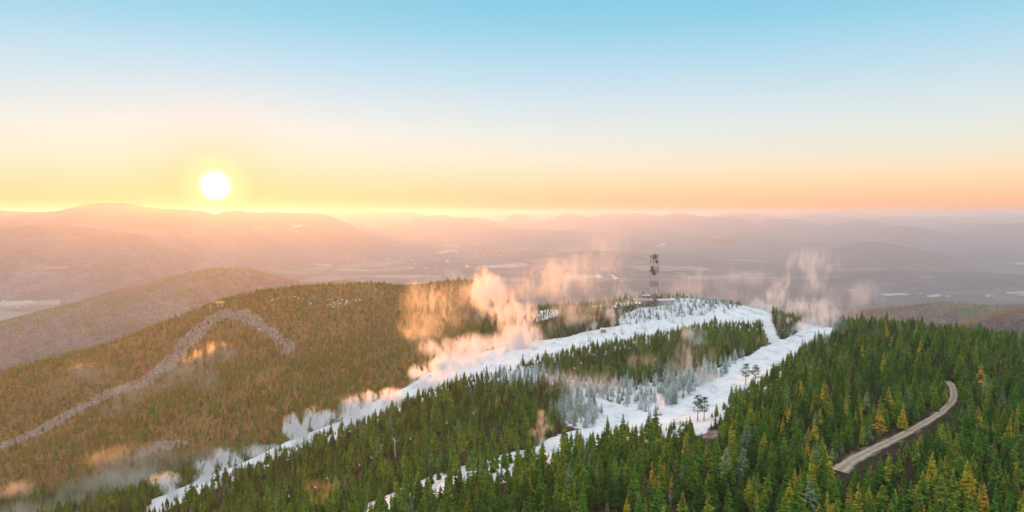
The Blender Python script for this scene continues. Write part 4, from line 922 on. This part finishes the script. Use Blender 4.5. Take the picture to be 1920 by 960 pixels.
for i, (px, py) in enumerate(HOUSES):
    p = far_ground(px, py); w = rnd.uniform(14, 30); d = rnd.uniform(10, 16); h = rnd.uniform(5, 8)
    where = ('in the town across the valley' if 845 < px < 995 and py < 483 else 'in the valley at far left' if px < 70 else 'on the far slope under the sun' if px < 575 and py < 450 else 'by the fields left of the summit haze' if px < 845 else 'near the airfield' if px < 905 else 'in the valley left of the tower' if px < 1200 else 'in the valley right of the summit')
    t = thing('valley_building', (p[0], p[1], p[2]), 'tiny pale building ' + where, 'building', 'buildings in the valley', rz=rnd.uniform(-.6, .6))
    b = MB(); b.box((0, 0, h / 2 - 2), (w, d, h + 4)); b.build('wall', M_PALEW, t); b = MB(); gabled(b, w, d, h + .05, 3); b.build('roof', (M_PALEW if i % 3 == 0 else M_DROOF), t)

# ------------------------------------------------------------------ blown snow from the guns
def mist_material(name, dens_, scale, thr, aniso=.55, seed=0.0, flare=0.0, lean=0.0, up=.0, lobes=()):
    m, t, o = shader_mat(name); L = t.links.new; co = N(t, 'ShaderNodeTexCoord'); g = N(t, 'ShaderNodeNewGeometry')
    sp = N(t, 'ShaderNodeSeparateXYZ'); L(co.outputs['Object'], sp.inputs[0])
    X_, Y_, Z_ = sp.outputs
    tt = math_(t, 'MULTIPLY', math_(t, 'ADD', Z_, 1), .5)
    def nz_(sc_, det, dist):
        n = N(t, 'ShaderNodeTexNoise'); n.inputs['Scale'].default_value = sc_; n.inputs['Detail'].default_value = det; n.inputs['Roughness'].default_value = .62; n.inputs['Distortion'].default_value = dist
        mp = N(t, 'ShaderNodeMapping'); L(g.outputs['Position'], mp.inputs[0]); mp.inputs[1].default_value = (seed * 31, seed * 17, seed * 7); mp.inputs[2].default_value = (0, .45, 0); mp.inputs[3].default_value = (1.25, 1, .42); L(mp.outputs[0], n.inputs[0]); return n
    m.cycles.volume_step_rate = .3
    n0 = nz_(scale * .6, 2, .8); n1 = nz_(scale * 2.0, 5, 1.4)
    dmin = None
    for (cx_, cy_, cz_, cr_) in lobes:
        d_ = N(t, 'ShaderNodeVectorMath', operation='DISTANCE'); L(co.outputs['Object'], d_.inputs[0]); d_.inputs[1].default_value = (cx_, cy_, cz_)
        q_ = math_(t, 'DIVIDE', d_.outputs['Value'], cr_); dmin = q_ if dmin is None else math_(t, 'SMOOTH_MIN', dmin, q_, .25)
    r = math_(t, 'ADD', math_(t, 'ADD', math_(t, 'MULTIPLY', dmin, 1.15), math_(t, 'MULTIPLY', math_(t, 'SUBTRACT', n0.outputs[0], .5), 5.0)), math_(t, 'MULTIPLY', math_(t, 'SUBTRACT', n1.outputs[0], .5), 7.0))
    fall = N(t, 'ShaderNodeMapRange', interpolation_type='SMOOTHSTEP'); L(r, fall.inputs[0]); fall.inputs[1].default_value = .80; fall.inputs[2].default_value = -.10; fall.inputs[3].default_value = 0; fall.inputs[4].default_value = 1
    ln_v = dmin
    edge_ = N(t, 'ShaderNodeMapRange', interpolation_type='SMOOTHSTEP'); L(ln_v, edge_.inputs[0]); edge_.inputs[1].default_value = 1.0; edge_.inputs[2].default_value = .05; edge_.inputs[3].default_value = 0; edge_.inputs[4].default_value = 1
    nn = N(t, 'ShaderNodeMapRange'); L(n1.outputs[0], nn.inputs[0]); nn.inputs[1].default_value = thr; nn.inputs[2].default_value = thr + .22; nn.inputs[3].default_value = .12; nn.inputs[4].default_value = 1
    ds = math_(t, 'MULTIPLY', math_(t, 'POWER', fall.outputs[0], 1.3), edge_.outputs[0])
    if up: ds = math_(t, 'MULTIPLY', ds, math_(t, 'SUBTRACT', 1.0, math_(t, 'MULTIPLY', tt, up)))
    v = N(t, 'ShaderNodeVolumePrincipled'); v.inputs['Color'].default_value = (.97, .97, .98, 1); v.inputs['Anisotropy'].default_value = aniso
    L(math_(t, 'MULTIPLY', ds, dens_ * 4.2), v.inputs['Density']); L(v.outputs[0], o.inputs['Volume']); return m
_ico = bmesh.new(); bmesh.ops.create_icosphere(_ico, subdivisions=3, radius=1.0); ICO_V = [v.co.copy() for v in _ico.verts]; ICO_F = [[v.index for v in f.verts] for f in _ico.faces]; _ico.free()
def plume(px, py, D, wpx, hpx, dens_, label, name='snow_plume', depth=.42, flare=0.0, lean=0.0, scale=None, thr=.40, up=0.0, cat='snow plume', group='plumes of blown snow from the snow guns', aniso=.76, i=[0]):
    """px,py: middle of the cloud; wpx,hpx: half sizes"""
    i[0] += 1; k = i[0]; q = random.Random(900 + k)
    if D is None: D = float(ground(px, py + .55 * hpx)[1]) - 6
    p = at(px, py, D); rx, rz_ = wpx * D / F, hpx * D / F; ry = rx * depth + 2
    nl = 7 if wpx > 30 else 5; lobes = []
    for j in range(nl):
        tj = (j + .5) / nl; sp_ = (1 - flare) + flare * tj
        cr = (.30 + .22 * q.random()) * (.6 + .4 * tj if flare else 1)
        cx_ = max(-1 + cr, min(1 - cr, lean * (2 * tj - 1) * 1.4 + q.uniform(-.55, .55) * sp_)); cz_ = max(-1 + cr * .8, min(1 - cr * .8, -1 + 2 * tj + q.uniform(-.12, .12)))
        lobes.append((cx_, q.uniform(-.3, .3) * sp_, cz_, cr * 1.8))
    # the cloud's outline: outermost reach of its lobes in each direction
    V = []
    for v in ICO_V:
        far_ = .12; dv = v.normalized()
        for c in lobes:
            cc = Vector(c[:3]); b1 = dv.dot(cc); disc_ = b1 * b1 - cc.dot(cc) + (c[3] * 1.0) ** 2
            if disc_ > 0: far_ = max(far_, b1 + math.sqrt(disc_))
        V.append(tuple(dv * min(far_ * 1.05, 2.3)))
    sc = scale or 2.0 / max(min(rx, rz_), 6)
    m = mist_material('%s_mist_%02d' % (name, k), dens_, sc, thr, aniso, seed=k, lobes=lobes, up=up)
    o = link(name, mesh_from(name, V, ICO_F, [m], smooth=True), None, tuple(p)); o.scale = (rx, ry, rz_); return tag(o, label, cat, group)
PL = [
 (965,600,655,86,82,.075,'largest glowing orange cloud of blown snow over the middle of the upper trail',dict(lean=-.3,flare=.3)),
 (985,648,645,66,38,.11,'bright lower heart of the largest orange snow cloud at the trail',dict()),
 (905,665,625,62,34,.055,'low orange bank of mist joining the two big orange clouds',dict(lean=.2)),
 (838,662,610,74,32,.06,'orange snow cloud left of the largest cloud, over the ravine edge',dict(lean=.3)),
 (828,590,700,90,60,.010,'faint tall orange veil drifting above the left orange cloud',dict(lean=.2)),
 (1000,540,860,150,58,.0075,'wide faint pink veil rising behind the saddle left of the tower',dict(lean=.3)),
 (1090,495,900,100,60,.0045,'faint pink veil high behind the mast',dict(lean=.2)),
 (800,708,None,54,38,.18,'grey-white snow plume on the upper trail below the orange clouds',dict(flare=.45,lean=.3)),
 (868,690,None,52,24,.07,'white mist lying on the upper trail under the largest cloud',dict()),
 (695,763,None,60,32,.18,'white snow plume hugging the upper trail at centre left',dict(lean=.3)),
 (615,796,None,44,28,.2,'white snow plume on the trail just right of the tall white plume',dict(flare=.3,lean=.2)),
 (562,812,None,44,40,.45,'tall dense white plume above the spruces on the lower trail',dict(flare=.4,lean=.1)),
 (500,850,None,40,18,.08,'low white mist on the lower trail left of the tall plume',dict()),
 (425,874,None,36,30,.42,'right fork of white plumes near the lower end of the upper trail',dict(flare=.5,lean=.15)),
 (378,888,None,34,26,.40,'left fork of white plumes near the lower end of the upper trail',dict(flare=.5,lean=-.15)),
 (318,918,None,50,26,.30,'lowest bright white plume at the bottom left of the trail',dict(flare=.4,lean=-.2)),
 (300,880,None,190,46,.013,'pale thin mist over the bare woods above the lower trail',dict(lean=.15)),
 (110,940,None,220,40,.018,'thin grey mist along the bottom left corner',dict()),
 (390,692,735,56,46,.016,'orange patch of lit mist on the middle of the left hill',dict(lean=.4)),
 (235,744,725,50,30,.014,'small orange patch of mist left on the hill face',dict(lean=.3)),
 (310,712,765,50,26,.010,'thin orange patch of mist between the two hill patches',dict(lean=.3)),
 (150,715,None,70,30,.006,'very thin orange veil low on the far left of the hill',dict(lean=.3)),
 (1165,572,715,26,44,.045,'tall narrow orange plume rising from the hut towards the lodge',dict(lean=.35,flare=.3)),
 (1146,603,695,17,28,.11,'short thick orange plume beside the hut',dict(flare=.3,lean=.3)),
 (1168,612,690,10,18,.22,'slim bright jet right of the hut',dict(flare=.5,lean=.1)),
 (1105,624,680,15,20,.13,'small pink jet left of the hut',dict(flare=.5,lean=.1)),
 (1110,585,715,42,30,.028,'small orange cloud over the dark trees left of the hut',dict(lean=.2)),
 (1045,605,700,56,36,.022,'faint pink cloud between the big cloud and the dark trees',dict()),
 (1230,575,735,60,26,.010,'faint orange haze around the foot of the tower',dict()),
 (1495,532,720,66,60,.030,'tall pink plume blown up behind the top of the second trail',dict(lean=.25,flare=.2)),
 (1448,568,700,44,24,.045,'low pink cloud at the crest left of the tall pink plume',dict()),
 (1580,565,740,80,34,.010,'thin pink haze trailing right of the tall pink plume',dict()),
 (1350,545,830,110,38,.005,'very faint pink veil behind the snowy summit slope',dict()),
 (1528,602,610,66,38,.050,'white mist at the top of the second snow trail',dict()),
 (1486,616,580,24,20,.14,'small round white jet at the bend of the second trail',dict(flare=.3,lean=.2)),
 (1292,646,550,40,34,.060,'orange lit puff over the wooded rise between the trails',dict(lean=-.1)),
 (1305,700,None,80,50,.020,'pale bluish mist below the orange puff on the second trail',dict(lean=-.3)),
 (1235,698,500,62,34,.024,'orange wisps above the white frosted trees',dict(lean=-.5)),
 (1447,625,None,32,40,.040,'thin white mist between the island trees and the wooded rise',dict()),
 (1022,792,350,18,22,.07,'small orange-tipped puff above the second trail at centre',dict(flare=.3,lean=.1)),
 (1014,822,345,34,26,.060,'white foot of the orange-tipped puff on the second trail',dict()),
 (1238,762,None,14,24,.3,'small bright white jet beside the frosted trees',dict(flare=.3)),
 (1090,730,None,90,34,.014,'thin blue mist over the frosted trees at centre',dict()),
 (608,935,None,50,36,.014,'faint grey wisp over the spruces at bottom left centre',dict(lean=.2)),
]
for px, py, D_, a, b_, dd, lab, kw in PL: plume(px, py, D_, a, b_, dd, lab, **kw)

# ------------------------------------------------------------------ haze
zmin = CZ - 600 - 430
hb = MB(); hz0, hz1 = min(zmin, CZ - 600 - 430) - 60, CZ + HAZE_TOP; hb.box((0, 0, (hz0 + hz1) / 2), (152000, 152000, hz1 - hz0))
mh, t_, o_ = shader_mat('morning_haze'); v_ = N(t_, 'ShaderNodeVolumePrincipled'); v_.inputs['Color'].default_value = (.90, .945, 1.0, 1); v_.inputs['Density'].default_value = HAZE_D; v_.inputs['Anisotropy'].default_value = .57
t_.links.new(v_.outputs[0], o_.inputs['Volume'])
ho = hb.build('haze', mh); tag(ho, 'pale morning haze filling the valley air', 'haze', kind='stuff')
